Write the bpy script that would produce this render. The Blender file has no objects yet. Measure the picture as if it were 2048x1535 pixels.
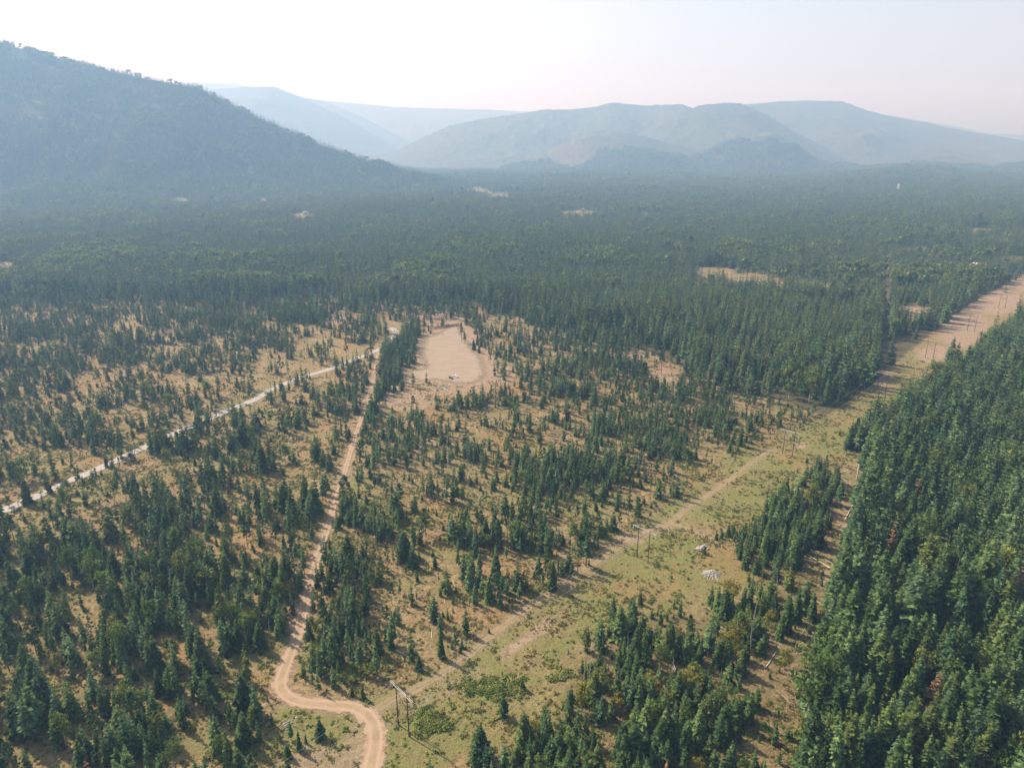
import bpy, bmesh, math, random
import numpy as np
from mathutils import Vector, Matrix

# ------------------------------------------------------------------ camera, sky, sun, exposure
FPX = 1420.0; PITCH = math.radians(18.6); H = 190.0
SUN_EL = math.radians(42); SUN_DIR = Vector((-0.82, 0.57, 0)).normalized()   # horizontal direction towards the sun
sc = bpy.context.scene
col = sc.collection
cam_d = bpy.data.cameras.new('camera'); cam = bpy.data.objects.new('camera', cam_d); col.objects.link(cam)
cam.location = (0, 0, H); cam.rotation_euler = (math.radians(90) - PITCH, 0, 0)
cam_d.sensor_width = 36; cam_d.lens = FPX / 2048 * 36; cam_d.clip_start = 1; cam_d.clip_end = 60000
sc.camera = cam
world = bpy.data.worlds.new('World'); sc.world = world; world.use_nodes = True
wn = world.node_tree.nodes; wl = world.node_tree.links
sky = wn.new('ShaderNodeTexSky'); sky.sky_type = 'NISHITA'; sky.sun_disc = False
sky.sun_elevation = SUN_EL; sky.sun_rotation = math.atan2(SUN_DIR.x, SUN_DIR.y)
sky.altitude = 700; sky.air_density = 1.0; sky.dust_density = 4.0; sky.ozone_density = 1.0
bg = wn['Background']; bg.inputs['Strength'].default_value = 0.105
hs_ = wn.new('ShaderNodeHueSaturation'); hs_.inputs['Saturation'].default_value = .6
wl.new(sky.outputs[0], hs_.inputs['Color']); wl.new(hs_.outputs[0], bg.inputs[0])
sun_d = bpy.data.lights.new('sun', 'SUN'); sun = bpy.data.objects.new('sun', sun_d); col.objects.link(sun)
sun_d.energy = 5.0; sun_d.angle = math.radians(0.5); sun_d.color = (1.0, 0.93, 0.80)
_dir = Vector((-SUN_DIR.x * math.cos(SUN_EL), -SUN_DIR.y * math.cos(SUN_EL), -math.sin(SUN_EL)))
sun.rotation_euler = _dir.to_track_quat('-Z', 'Y').to_euler()
sun.location = (-300, 300, 900)
sc.view_settings.view_transform = 'Standard'; sc.view_settings.look = 'None'
sc.view_settings.exposure = 0.97; sc.view_settings.gamma = 1.0; sc.view_settings.use_curve_mapping = False
HAZE_DENSITY = 1.85e-4; HAZE_COLOR = (0.32, 0.59, .97); HAZE_ANISO = 0.2; HAZE_ABSORB = (.80, .49, .9)
cy = sc.cycles
cy.max_bounces = 4; cy.diffuse_bounces = 1; cy.glossy_bounces = 1; cy.transmission_bounces = 2; cy.volume_bounces = 0
cy.transparent_max_bounces = 8; cy.caustics_reflective = False; cy.caustics_refractive = False
cy.use_denoising = True; cy.use_adaptive_sampling = False
try: cy.denoiser = 'OPENIMAGEDENOISE'
except Exception: pass

R = np.random.default_rng(7); random.seed(7)

# ------------------------------------------------------------------ helpers
CT, ST = math.cos(PITCH), math.sin(PITCH)
def ray(px, py):
    u = (px - 1024) / FPX; v = (767.5 - py) / FPX
    return u, CT + v * ST, -ST + v * CT
def at(px, py):
    u, dy, dz = ray(px, py); t = -H / dz
    return (u * t, dy * t)
def at_y(px, py, Y):
    u, dy, dz = ray(px, py); t = Y / dy
    return (u * t, Y, H + dz * t)
def to_px(x, y, z=0.0):
    dz = z - H
    zc = y * CT - dz * ST; up = y * ST + dz * CT
    return 1024 + FPX * x / zc, 767.5 - FPX * up / zc, zc
def W(pts): return np.array([at(*p) for p in pts])

_tab = R.random((512, 512))
def vnoise(x, y, seed=0):
    x = np.asarray(x, float) + seed * 17.31; y = np.asarray(y, float) + seed * 9.77
    xi = np.floor(x).astype(int); yi = np.floor(y).astype(int); fx = x - xi; fy = y - yi
    fx = fx * fx * (3 - 2 * fx); fy = fy * fy * (3 - 2 * fy)
    a = _tab[xi & 511, yi & 511]; b = _tab[(xi + 1) & 511, yi & 511]
    c = _tab[xi & 511, (yi + 1) & 511]; d = _tab[(xi + 1) & 511, (yi + 1) & 511]
    return (a * (1 - fx) + b * fx) * (1 - fy) + (c * (1 - fx) + d * fx) * fy
def fbm(x, y, o=4, seed=0):
    s = 0; a = 0.5; t = 0
    for i in range(o):
        s = s + a * vnoise(np.asarray(x) * 2 ** i, np.asarray(y) * 2 ** i, seed + i * 3); t += a; a *= 0.5
    return s / t
def sstep(a, b, x):
    t = np.clip((x - a) / (b - a), 0, 1); return t * t * (3 - 2 * t)
def inside(x, y, poly):
    r = np.zeros(np.shape(x), bool); n = len(poly); j = n - 1
    for i in range(n):
        xi, yi = poly[i]; xj, yj = poly[j]
        c = ((yi > y) != (yj > y)) & (x < (xj - xi) * (y - yi) / (yj - yi + 1e-12) + xi)
        r ^= c; j = i
    return r
def dist_line(x, y, pts):
    d = np.full(np.shape(x), 1e9); par = np.zeros(np.shape(x)); 
    for i in range(len(pts) - 1):
        ax, ay = pts[i][:2]; bx, by = pts[i + 1][:2]; vx, vy = bx - ax, by - ay
        t = np.clip(((x - ax) * vx + (y - ay) * vy) / (vx * vx + vy * vy + 1e-9), 0, 1)
        dd = np.hypot(x - ax - t * vx, y - ay - t * vy); m = dd < d
        d = np.where(m, dd, d); par = np.where(m, i + t, par)
    return d, par

def mesh_from(name, verts, faces, mats=(), fmat=None, smooth=False):
    me = bpy.data.meshes.new(name)
    me.from_pydata([tuple(v) for v in verts], [], [tuple(f) for f in faces])
    for m in mats: me.materials.append(m)
    if fmat is not None: me.polygons.foreach_set('material_index', np.asarray(fmat, np.int32))
    if smooth: me.polygons.foreach_set('use_smooth', np.ones(len(me.polygons), bool))
    me.update(); return me
def link(name, me, parent=None, loc=(0, 0, 0)):
    o = bpy.data.objects.new(name, me); col.objects.link(o); o.location = loc
    if parent is not None: o.parent = parent
    return o
def tag(o, label=None, cat=None, group=None, kind=None):
    if label: o['label'] = label
    if cat: o['category'] = cat
    if group: o['group'] = group
    if kind: o['kind'] = kind
    return o
def empty(name, loc, rz=0):
    o = bpy.data.objects.new(name, None); col.objects.link(o); o.location = loc; o.rotation_euler = (0, 0, rz)
    o.empty_display_size = 0.5
    return o
class MB:
    def __init__(s): s.v = []; s.f = []; s.m = []
    def add(s, vs, fs, m=0):
        b = len(s.v); s.v += [tuple(p) for p in vs]; s.f += [tuple(b + i for i in f) for f in fs]; s.m += [m] * len(fs)
    def box(s, c, d, rz=0, m=0, taper=1.0):
        hx, hy, hz = d[0] / 2, d[1] / 2, d[2] / 2; vs = []
        for z, k in ((-hz, 1), (hz, taper)):
            for x, y in ((-hx, -hy), (hx, -hy), (hx, hy), (-hx, hy)):
                X, Y = x * k, y * k
                vs.append((c[0] + X * math.cos(rz) - Y * math.sin(rz), c[1] + X * math.sin(rz) + Y * math.cos(rz), c[2] + z))
        s.add(vs, [(3, 2, 1, 0), (4, 5, 6, 7), (0, 1, 5, 4), (1, 2, 6, 5), (2, 3, 7, 6), (3, 0, 4, 7)], m)
    def tube(s, pts, rad, n=6, m=0):
        pts = [Vector(p) for p in pts]; rings = []
        if not hasattr(rad, '__len__'): rad = [rad] * len(pts)
        vs = []
        for i, p in enumerate(pts):
            t = (pts[min(i + 1, len(pts) - 1)] - pts[max(i - 1, 0)]).normalized()
            a = t.orthogonal().normalized() if abs(t.z) > .9 else t.cross(Vector((0, 0, 1))).normalized(); b = t.cross(a)
            for k in range(n):
                an = 2 * math.pi * k / n; vs.append(p + (a * math.cos(an) + b * math.sin(an)) * rad[i])
        fs = []
        for i in range(len(pts) - 1):
            for k in range(n):
                k2 = (k + 1) % n; fs.append((i * n + k, (i + 1) * n + k, (i + 1) * n + k2, i * n + k2))
        fs.append(tuple(range(n))); fs.append(tuple(reversed(range((len(pts) - 1) * n, len(pts) * n))))
        s.add(vs, fs, m)
    def mesh(s, name, mats, smooth=False): return mesh_from(name, s.v, s.f, mats, s.m, smooth)
    def build(s, name, mats, parent=None, loc=(0, 0, 0), smooth=False):
        return link(name, s.mesh(name, mats if isinstance(mats, (list, tuple)) else [mats], smooth), parent, loc)

# ------------------------------------------------------------------ materials
def mat(name):
    m = bpy.data.materials.new(name); m.use_nodes = True
    nt = m.node_tree; return m, nt, nt.nodes['Principled BSDF']
def N(nt, t, **kw):
    n = nt.nodes.new(t)
    for k, v in kw.items(): setattr(n, k, v)
    return n
def mixc(nt, fac, a, b, mode='MIX'):
    n = N(nt, 'ShaderNodeMix', data_type='RGBA', blend_type=mode)
    for s, v in ((n.inputs[0], fac), (n.inputs[6], a), (n.inputs[7], b)):
        if hasattr(v, 'is_linked') or hasattr(v, 'links'): nt.links.new(v, s)
        elif isinstance(v, (int, float)): s.default_value = v
        else: s.default_value = (*v, 1)
    return n.outputs[2]
def mth(nt, op, a, b=0.0, c=None, clamp=False):
    n = N(nt, 'ShaderNodeMath', operation=op, use_clamp=clamp)
    for i, v in enumerate((a, b, c)):
        if v is None: continue
        if hasattr(v, 'links'): nt.links.new(v, n.inputs[i])
        else: n.inputs[i].default_value = v
    return n.outputs[0]
def noise(nt, vec, scale, detail=3, rough=0.55, dist=0.0):
    n = N(nt, 'ShaderNodeTexNoise'); n.inputs['Scale'].default_value = scale; n.inputs['Detail'].default_value = detail
    n.inputs['Roughness'].default_value = rough; n.inputs['Distortion'].default_value = dist
    if vec is not None: nt.links.new(vec, n.inputs['Vector'])
    return n.outputs[0]
def remap(nt, v, a, b, c=0.0, d=1.0):
    n = N(nt, 'ShaderNodeMapRange'); nt.links.new(v, n.inputs[0])
    for i, x in enumerate((a, b, c, d)): n.inputs[i + 1].default_value = x
    n.interpolation_type = 'SMOOTHSTEP'
    return n.outputs[0]
def simple(name, c, rough=0.7, metal=0.0, var=0.0, nscale=3.0):
    m, nt, p = mat(name)
    p.inputs['Base Color'].default_value = (*c, 1); p.inputs['Roughness'].default_value = rough; p.inputs['Metallic'].default_value = metal
    if var:
        tc = N(nt, 'ShaderNodeTexCoord')
        nz = noise(nt, tc.outputs['Object'], nscale, 4)
        nt.links.new(mixc(nt, remap(nt, nz, .3, .7), tuple(x * (1 - var) for x in c), tuple(min(1, x * (1 + var)) for x in c)), p.inputs['Base Color'])
    return m
def foliage(name, c1, c2, c3, transl=0.16, tip=0.0):
    """c1..c3: per-tree colour range; a fine noise breaks the crown into clumps of needles"""
    m, nt, p = mat(name)
    oi = N(nt, 'ShaderNodeObjectInfo'); tc = N(nt, 'ShaderNodeTexCoord'); geo = N(nt, 'ShaderNodeNewGeometry')
    ramp = N(nt, 'ShaderNodeValToRGB'); cr = ramp.color_ramp
    cr.elements[0].color = (*c1, 1); cr.elements[1].color = (*c3, 1); e = cr.elements.new(.55); e.color = (*c2, 1)
    nt.links.new(oi.outputs['Random'], ramp.inputs[0])
    nz = noise(nt, tc.outputs['Object'], 14, 3)
    c = mixc(nt, 1.0, ramp.outputs[0], mixc(nt, remap(nt, nz, .3, .7), (.58, .64, .70), (3.3, 3.15, 2.6)), 'MULTIPLY')
    rp = geo.outputs['Random Per Island']
    c = mixc(nt, 1.0, c, mixc(nt, rp, (.75, .78, .8), (1.3, 1.25, 1.15)), 'MULTIPLY')
    nt.links.new(c, p.inputs['Base Color']); p.inputs['Roughness'].default_value = 0.75; p.inputs['Specular IOR Level'].default_value = 0.04
    tr = N(nt, 'ShaderNodeBsdfTranslucent'); nt.links.new(mixc(nt, 1.0, c, (1.25, 1.3, .6), 'MULTIPLY'), tr.inputs[0])
    ms = N(nt, 'ShaderNodeMixShader'); ms.inputs[0].default_value = transl
    nt.links.new(p.outputs[0], ms.inputs[1]); nt.links.new(tr.outputs[0], ms.inputs[2])
    nt.links.new(ms.outputs[0], nt.nodes['Material Output'].inputs[0])
    return m
M = {}
M['fol_dark'] = foliage('needles_dark_green', (.016, .032, .013), (.026, .048, .018), (.044, .070, .025))
M['fol_blue'] = foliage('needles_blue_green', (.022, .044, .024), (.034, .062, .030), (.052, .084, .038))
M['fol_olive'] = foliage('needles_olive_green', (.026, .040, .015), (.038, .054, .018), (.056, .070, .022))
M['fol_leaf'] = foliage('leaves_fresh_green', (.034, .060, .018), (.050, .078, .024), (.078, .092, .028), 0.3)
M['fol_yellow'] = foliage('leaves_yellow_green', (.062, .075, .018), (.085, .085, .018), (.120, .095, .020), 0.3)
M['fol_dead'] = foliage('needles_rust_brown', (.060, .038, .024), (.070, .044, .028), (.085, .050, .030), 0.05)
M['fol_brush'] = foliage('undergrowth_green', (.060, .082, .024), (.085, .100, .030), (.120, .125, .042), 0.2)
M['fol_straw'] = foliage('undergrowth_dry', (.070, .052, .026), (.095, .072, .036), (.140, .105, .055), 0.15)
M['bark'] = simple('bark_brown', (.11, .085, .065), .9, 0, .35, 2)
M['bark_grey'] = simple('bark_silver_grey', (.34, .32, .29), .9, 0, .25, 2)
M['bark_pale'] = simple('bark_bleached', (.52, .49, .44), .85, 0, .2, 2)
M['pole'] = simple('creosoted_pole', (.070, .040, .026), .85, 0, .3, 3)
M['arm'] = simple('weathered_crossarm', (.40, .385, .36), .75, 0, .15, 2)
M['ins'] = simple('insulator_glass', (.36, .42, .38), .3)
M['cable'] = simple('aluminium_cable', (.62, .60, .55), .45, .3)
M['white_paint'] = simple('white_car_paint', (.78, .79, .80), .35)
M['dark_paint'] = simple('dark_blue_grey_car_paint', (.05, .075, .09), .35)
M['glass'] = simple('tinted_glass', (.02, .025, .03), .1)
M['tyre'] = simple('black_tyre', (.02, .02, .02), .9)
M['rim'] = simple('alloy_rim', (.45, .45, .46), .4, .6)
M['lamp'] = simple('headlight_glass', (.7, .7, .68), .2)
M['wall_w'] = simple('white_wall', (.55, .54, .51), .8, 0, .08)
M['roof_m'] = simple('metal_roof', (.40, .39, .37), .6, 0, .1)
M['roof_r'] = simple('brown_roof', (.30, .18, .13), .7, 0, .1)

# ------------------------------------------------------------------ terrain height
def ridge(pts, Y, slope, seed, gully=.34):
    P = [at_y(px, py, Y if not hasattr(Y, '__len__') else Y[i]) for i, (px, py) in enumerate(pts)]
    return dict(P=np.array(P), slope=slope, seed=seed, g=gully)
LM = [(-520, -10), (-260, 30), (0, 84), (60, 101), (110, 116), (180, 130), (220, 142), (330, 163), (380, 176), (430, 195), (490, 224), (560, 258), (640, 291), (740, 322), (830, 352), (870, 364), (940, 389)]
LMY = list(np.linspace(3300, 3450, len(LM)))
RIDGES = [
    ridge(LM, LMY, .47, 1, .16),
    ridge([(960, 366), (1020, 329), (1080, 304), (1150, 279), (1200, 272), (1250, 266), (1290, 272), (1350, 290), (1430, 312), (1530, 345), (1620, 372)], 5900, .30, 2),
    ridge([(780, 308), (830, 281), (900, 251), (960, 238), (1060, 223), (1090, 218), (1130, 219), (1180, 215), (1225, 204), (1270, 209), (1290, 211), (1360, 208), (1420, 225), (1500, 262)], 7600, .33, 3),
    ridge([(1240, 285), (1330, 236), (1400, 210), (1450, 205), (1485, 207), (1530, 228), (1590, 262), (1660, 300), (1760, 345)], 6700, .33, 4),
    ridge([(1420, 230), (1490, 208), (1550, 203), (1610, 200), (1680, 201), (1720, 215), (1770, 230), (1850, 245), (1950, 264), (2048, 280), (2200, 300), (2500, 320)], 8300, .30, 5),
    ridge([(1760, 226), (1860, 243), (1925, 254), (1965, 264), (2048, 268), (2300, 280), (2600, 290)], 12000, .28, 6),
    ridge([(380, 190), (440, 176), (500, 172), (550, 172), (590, 189), (640, 210), (700, 240), (760, 276), (830, 318)], 9500, .32, 7),
    ridge([(100, 170), (300, 164), (420, 164), (475, 166), (560, 184), (600, 192), (650, 199), (720, 206), (790, 212), (870, 215), (960, 217), (1060, 222), (1200, 228)], 13000, .28, 8),
    ridge([(590, 191), (660, 207), (720, 232), (790, 268), (850, 300)], 10800, .30, 9),
]
def mountain(x, y):
    x = np.asarray(x, float); y = np.asarray(y, float); h = np.zeros(x.shape)
    for r in RIDGES:
        P = r['P']; d, par = dist_line(x, y, P)
        i = np.clip(par.astype(int), 0, len(P) - 2); t = par - i
        z = P[i, 2] * (1 - t) + P[i + 1, 2] * t
        n = fbm(x / 420, y / 420, 4, r['seed']) - .5; n2 = fbm(x / 110, y / 110, 3, r['seed'] + 5) - .5
        dd = d * (1 + r['g'] * 2.2 * n) + (90 * n2 * r['g'] * 3.2) * sstep(0, 300, d)
        dd = np.where(d < 30, d, np.maximum(dd, 0))
        v = z - r['slope'] * dd
        k = 130.0 if r['seed'] == 1 else 210.0    # soft foot
        v = np.where(v > k, v, np.where(v > -k, (v + k) ** 2 / (4 * k), 0))
        v = v * sstep(0, 60, z + 60)
        h = np.maximum(h, v)
    return h
def height(x, y):
    x = np.asarray(x, float); y = np.asarray(y, float)
    near = (fbm(x / 160, y / 160, 2, 21) - .5) * 1.2
    roll = (fbm(x / 600, y / 600, 3, 22) - .5) * 30 * sstep(1000, 2400, y) + np.maximum(fbm(x / 900, y / 900, 3, 24) - .42, 0) * 230 * sstep(3300, 4600, y)
    mt = mountain(x, y) * sstep(1500, 2200, y)
    return near + roll * (1 - sstep(0, 90, mt)) + mt

# ------------------------------------------------------------------ plan of the place (read off the photograph, turned into metres on the ground)
GRAVEL = W([(-90, 1062), (0, 1024), (60, 999), (130, 967), (200, 936), (270, 904), (340, 871), (400, 846), (450, 823), (510, 799), (545, 778), (600, 756), (660, 738), (700, 722), (740, 707), (772, 692), (787, 676), (791, 664), (783, 656)])
DIRT = W([(762, 699), (755, 708), (751, 735), (744, 768), (734, 803), (722, 840), (711, 872), (699, 912), (689, 947), (679, 978), (665, 1022), (654, 1058), (643, 1092), (631, 1127), (621, 1162), (612, 1197), (603, 1236), (594, 1271), (583, 1302), (571, 1332), (562, 1356), (563, 1378), (582, 1396), (612, 1405), (655, 1409), (705, 1413), (735, 1428), (749, 1452), (752, 1482), (746, 1512), (739, 1545), (728, 1590)])
TRACK = W([(735, 1432), (780, 1400), (830, 1379), (880, 1350), (930, 1316), (990, 1266), (1050, 1221), (1110, 1180), (1180, 1134), (1240, 1095), (1290, 1066), (1338, 1048), (1382, 1012), (1440, 975), (1500, 928), (1545, 900)])
TRACK2 = W([(1338, 1048), (1372, 1057), (1400, 1068), (1432, 1086)])
TRACK3 = W([(745, 770), (790, 776), (830, 762), (860, 755)])
CUT = W([(1774, 500), (1775, 545), (1773, 600), (1768, 700), (1764, 790)])
PAD = W([(800, 738), (838, 735), (828, 705), (838, 678), (870, 664), (900, 648), (924, 640), (936, 668), (955, 695), (976, 718), (985, 745), (976, 762), (945, 773), (900, 771), (868, 764), (830, 768), (800, 750)])
CORR = W([(640, 1600), (500, 1535), (555, 1440), (555, 1395), (600, 1412), (690, 1396), (760, 1385), (830, 1345), (920, 1320), (975, 1268), (1060, 1213), (1150, 1152), (1232, 1092), (1290, 1047), (1340, 1008), (1400, 966), (1470, 912), (1530, 889), (1560, 872), (1650, 835), (1700, 800), (1745, 768), (1790, 727), (1830, 693), (1880, 653), (1932, 613), (1988, 583), (2034, 559), (2095, 534),
          (2140, 560), (2040, 641), (1960, 707), (1900, 750), (1820, 808), (1775, 838), (1690, 897), (1650, 925), (1560, 990), (1490, 1060), (1430, 1075), (1480, 1140), (1560, 1170), (1480, 1195), (1380, 1215), (1290, 1235), (1200, 1270), (1130, 1310), (1060, 1370), (980, 1440), (900, 1520), (840, 1620)])
STRIP = W([(1655, 925), (1720, 898), (1722, 960), (1705, 1040), (1692, 1100), (1662, 1180), (1648, 1250), (1620, 1350), (1600, 1450), (1590, 1600), (1520, 1600), (1560, 1450), (1575, 1350), (1600, 1270), (1560, 1220), (1600, 1130), (1660, 1060), (1690, 1000), (1665, 960)])
RIGHTF = W([(2140, 562), (2040, 643), (1960, 709), (1900, 752), (1820, 810), (1775, 840), (1690, 897), (1722, 900), (1724, 960), (1708, 1040), (1695, 1100), (1665, 1180), (1652, 1250), (1625, 1350), (1605, 1450), (1590, 1900), (3300, 1900), (3300, 560)])
REGROW = W([(1490, 1070), (1560, 990), (1640, 935), (1690, 985), (1650, 1075), (1590, 1150), (1540, 1165), (1480, 1140)])
SEWOOD = W([(1190, 1275), (1290, 1240), (1400, 1225), (1560, 1180), (1640, 1110), (1650, 1200), (1640, 1290), (1620, 1370), (1600, 1460), (1580, 1900), (860, 1900), (880, 1640), (950, 1560), (1050, 1490), (1110, 1420), (1150, 1345)])
MIDW = W([(752, 735), (800, 780), (870, 790), (960, 800), (1040, 760), (1000, 720), (950, 685), (930, 640), (1060, 640), (1200, 680), (1290, 700), (1400, 750), (1560, 800), (1650, 832), (1560, 872), (1530, 889), (1470, 912), (1400, 966), (1340, 1008), (1290, 1047), (1232, 1092), (1150, 1152), (1060, 1213), (975, 1268), (920, 1320), (830, 1345), (760, 1385), (690, 1396), (600, 1400), (575, 1375), (600, 1270), (645, 1092), (690, 947), (735, 803)])
ISLAND = W([(768, 700), (790, 668), (840, 640), (838, 700), (822, 735), (800, 760), (765, 810), (735, 850), (722, 870), (748, 770), (762, 705)])
LEFTW = W([(750, 715), (755, 708), (735, 803), (690, 947), (645, 1092), (600, 1250), (560, 1360), (555, 1440), (500, 1535), (470, 1900), (-1400, 1900), (-1400, 1500), (-100, 1066), (60, 999), (270, 904), (400, 846), (545, 778), (660, 738)])
LOWLEFT = W([(-1400, 1500), (-300, 1110), (0, 1075), (200, 1090), (420, 1090), (520, 1110), (600, 1180), (560, 1360), (555, 1440), (470, 1500), (450, 1900), (-1400, 1900)])
LEFTN = W([(-600, 1240), (-90, 1040), (60, 975), (270, 880), (400, 822), (545, 752), (640, 715), (700, 700), (745, 680), (760, 655), (780, 640), (740, 610), (500, 606), (250, 596), (0, 604), (-700, 640)])
FARF = W([(-3500, 640), (0, 604), (120, 598), (260, 594), (400, 600), (520, 604), (640, 602), (740, 606), (840, 614), (930, 606), (1000, 625), (1100, 655), (1200, 678), (1290, 700), (1400, 752), (1560, 800), (1650, 832), (1700, 800), (1745, 768), (1790, 727), (1830, 693), (1880, 653), (1930, 612), (1985, 582), (2030, 557), (2090, 531), (2140, 560), (4500, 575), (4500, 388), (-3500, 388)])

def ell(x, y, spots):
    """strength 0..1 of the strongest ellipse (pixel centre and radii as seen from the drone, on flat ground)"""
    px, py, _ = to_px(x, y); r = np.zeros(np.shape(x))
    for (cx, cy_, rx, ry) in spots:
        q = ((px - cx) / rx) ** 2 + ((py - cy_) / ry) ** 2
        r = np.maximum(r, 1 - sstep(.55, 1.25, q))
    return r
# open ground in the thinned woods, and dense clumps
OPEN = [(100, 920, 110, 24), (330, 760, 70, 14), (190, 790, 60, 12), (410, 780, 60, 12), (60, 700, 40, 8), (330, 700, 70, 10), (640, 690, 60, 14), (250, 830, 60, 12), (560, 730, 60, 12), (330, 880, 70, 10), (520, 760, 90, 12), (690, 700, 50, 14),
        (360, 960, 50, 18), (300, 930, 40, 16), (80, 1030, 30, 12), (110, 1080, 45, 16), (480, 960, 30, 14), (590, 900, 40, 24), (610, 950, 40, 20), (400, 1110, 40, 22), (560, 970, 30, 20), (470, 1060, 30, 20), (330, 1150, 22, 16), (280, 1330, 18, 12), (600, 1000, 25, 18), (470, 1040, 34, 14),
        (590, 790, 40, 8), (650, 770, 36, 16), (640, 860, 30, 14), (540, 870, 26, 12), (400, 1470, 30, 40), (340, 1520, 50, 18), (500, 1400, 40, 24), (20, 1440, 24, 16), (560, 1120, 26, 18), (440, 1230, 24, 12),
        (830, 810, 80, 26), (900, 840, 70, 14), (1000, 770, 40, 20), (790, 830, 40, 20), (980, 830, 60, 16), (850, 960, 40, 14), (940, 940, 36, 14), (1070, 830, 46, 12), (1100, 900, 40, 12), (840, 1010, 34, 12), (900, 1020, 40, 14), (960, 870, 50, 12), (1010, 1010, 40, 14), (860, 1050, 24, 12),
        (1330, 750, 44, 30), (1280, 715, 40, 16), (1500, 790, 50, 16), (1580, 790, 50, 18), (1610, 815, 30, 14), (1230, 790, 40, 12), (1080, 670, 40, 16), (1010, 650, 60, 20), (1180, 700, 40, 12),
        (830, 1170, 40, 16), (980, 1130, 60, 14), (900, 1150, 40, 14), (1040, 1150, 50, 18), (1120, 1060, 44, 16), (960, 1240, 50, 16), (840, 1290, 50, 20), (740, 1360, 60, 20), (780, 1100, 36, 14), (850, 1230, 30, 12), (1210, 1040, 44, 14), (1260, 990, 50, 14), (1330, 930, 44, 10), (760, 1190, 26, 14), (690, 1080, 18, 30), (700, 980, 16, 26),
        (1560, 1290, 34, 46), (1530, 1340, 40, 40), (1540, 1420, 30, 60), (1410, 1250, 50, 26), (1330, 1260, 50, 20), (1250, 1300, 44, 22), (1180, 1330, 50, 22), (1120, 1380, 46, 26), (1060, 1430, 50, 26), (1480, 1500, 26, 40), (1000, 1480, 40, 26), (1580, 1500, 20, 40), (1230, 1370, 30, 18)]
DENSE = [(345, 900, 50, 22), (400, 980, 44, 24), (480, 930, 30, 24), (590, 840, 34, 24), (680, 810, 34, 26), (330, 1060, 60, 40), (430, 1020, 40, 20), (600, 1080, 30, 40), (560, 1200, 50, 60), (260, 1180, 90, 50), (120, 1130, 70, 40), (60, 1250, 90, 70), (200, 1330, 80, 60), (350, 1300, 80, 70), (80, 1450, 60, 60), (240, 1440, 80, 40), (420, 1330, 40, 30), (480, 1270, 60, 50), (200, 1500, 100, 40),
         (690, 1180, 50, 60), (670, 1280, 50, 60), (730, 1070, 40, 50), (800, 1030, 26, 22), (760, 1280, 40, 24), (920, 900, 40, 18), (960, 820, 24, 12), (1060, 970, 60, 24), (1220, 870, 70, 26), (1300, 890, 70, 34), (1400, 880, 40, 20), (1150, 920, 50, 20), (1140, 1020, 50, 22), (1060, 1060, 44, 24), (950, 1090, 40, 20), (1180, 960, 60, 24), (860, 1230, 24, 20), (900, 1250, 40, 28), (1250, 940, 50, 20), (1440, 840, 50, 20), (1100, 700, 60, 16), (1060, 680, 40, 14), (960, 690, 26, 14), (700, 1020, 20, 20), (1110, 1100, 40, 20), (1150, 790, 50, 16),
         (1400, 1310, 60, 40), (1330, 1330, 50, 40), (1290, 1400, 70, 50), (1420, 1420, 80, 60), (1300, 1500, 90, 50), (1100, 1530, 90, 30), (1500, 1470, 30, 40), (1600, 1220, 34, 40), (1400, 1520, 60, 40),
         (520, 690, 60, 12), (230, 690, 70, 16), (100, 740, 70, 18), (600, 640, 70, 12), (450, 640, 90, 14), (330, 640, 80, 14), (120, 670, 90, 14), (240, 720, 50, 10)]
FARCLEAR = [(130, 633, 66, 13), (12, 540, 24, 18), (215, 605, 14, 7), (245, 612, 12, 7), (430, 610, 12, 6), (560, 606, 60, 7), (640, 606, 60, 9), (760, 612, 36, 8), (900, 640, 70, 14),
            (1430, 545, 40, 12), (1500, 558, 60, 12), (1600, 572, 70, 12), (1690, 585, 60, 12), (1828, 630, 44, 22), (1845, 640, 40, 8),
            (1840, 502, 64, 9), (1890, 508, 40, 8), (1950, 543, 24, 6), (2020, 520, 40, 8), (1962, 466, 30, 8), (2015, 476, 18, 6),
            (1150, 424, 60, 9), (1210, 452, 12, 6), (605, 438, 26, 8), (360, 412, 26, 7), (440, 424, 30, 7), (525, 405, 14, 6), (600, 378, 8, 4), (955, 384, 30, 9), (1000, 394, 34, 7), (1290, 425, 14, 5)]

# ------------------------------------------------------------------ ground sheet
def axis(segs):
    out = [segs[0][0]]
    for a, b, d0, d1 in segs:
        x = a
        while x < b - 1e-6:
            t = (x - a) / (b - a); x = min(b, x + d0 + (d1 - d0) * t); out.append(x)
    return np.array(out)
xa = axis([(0, 330, 3.4, 3.4), (330, 1000, 3.8, 14), (1000, 3200, 14, 36), (3200, 11000, 40, 160)])
gx = np.concatenate([-xa[:0:-1], xa])
gy = axis([(-500, 120, 60, 12), (120, 620, 3.4, 3.4), (620, 1300, 3.6, 9), (1300, 4200, 10, 24), (4200, 9200, 26, 60), (9200, 14500, 66, 140)])
GX, GY = np.meshgrid(gx, gy); gxf, gyf = GX.ravel(), GY.ravel()
gz = height(gxf, gyf)
canopy = (fbm(gxf / 38, gyf / 38, 2, 51) - .5) * 18 * sstep(4300, 5200, gyf)         # far-off tree cover as relief
gz = gz + canopy
nx, ny = len(gx), len(gy)
me = bpy.data.meshes.new('ground'); me.vertices.add(nx * ny)
me.vertices.foreach_set('co', np.stack([gxf, gyf, gz], 1).ravel())
ii = (np.arange(ny - 1)[:, None] * nx + np.arange(nx - 1)[None, :]).ravel()
quads = np.stack([ii, ii + 1, ii + nx + 1, ii + nx], 1)
me.loops.add(quads.size); me.loops.foreach_set('vertex_index', quads.ravel().astype(np.int32))
me.polygons.add(len(quads)); me.polygons.foreach_set('loop_start', np.arange(0, quads.size, 4, dtype=np.int32))
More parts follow.
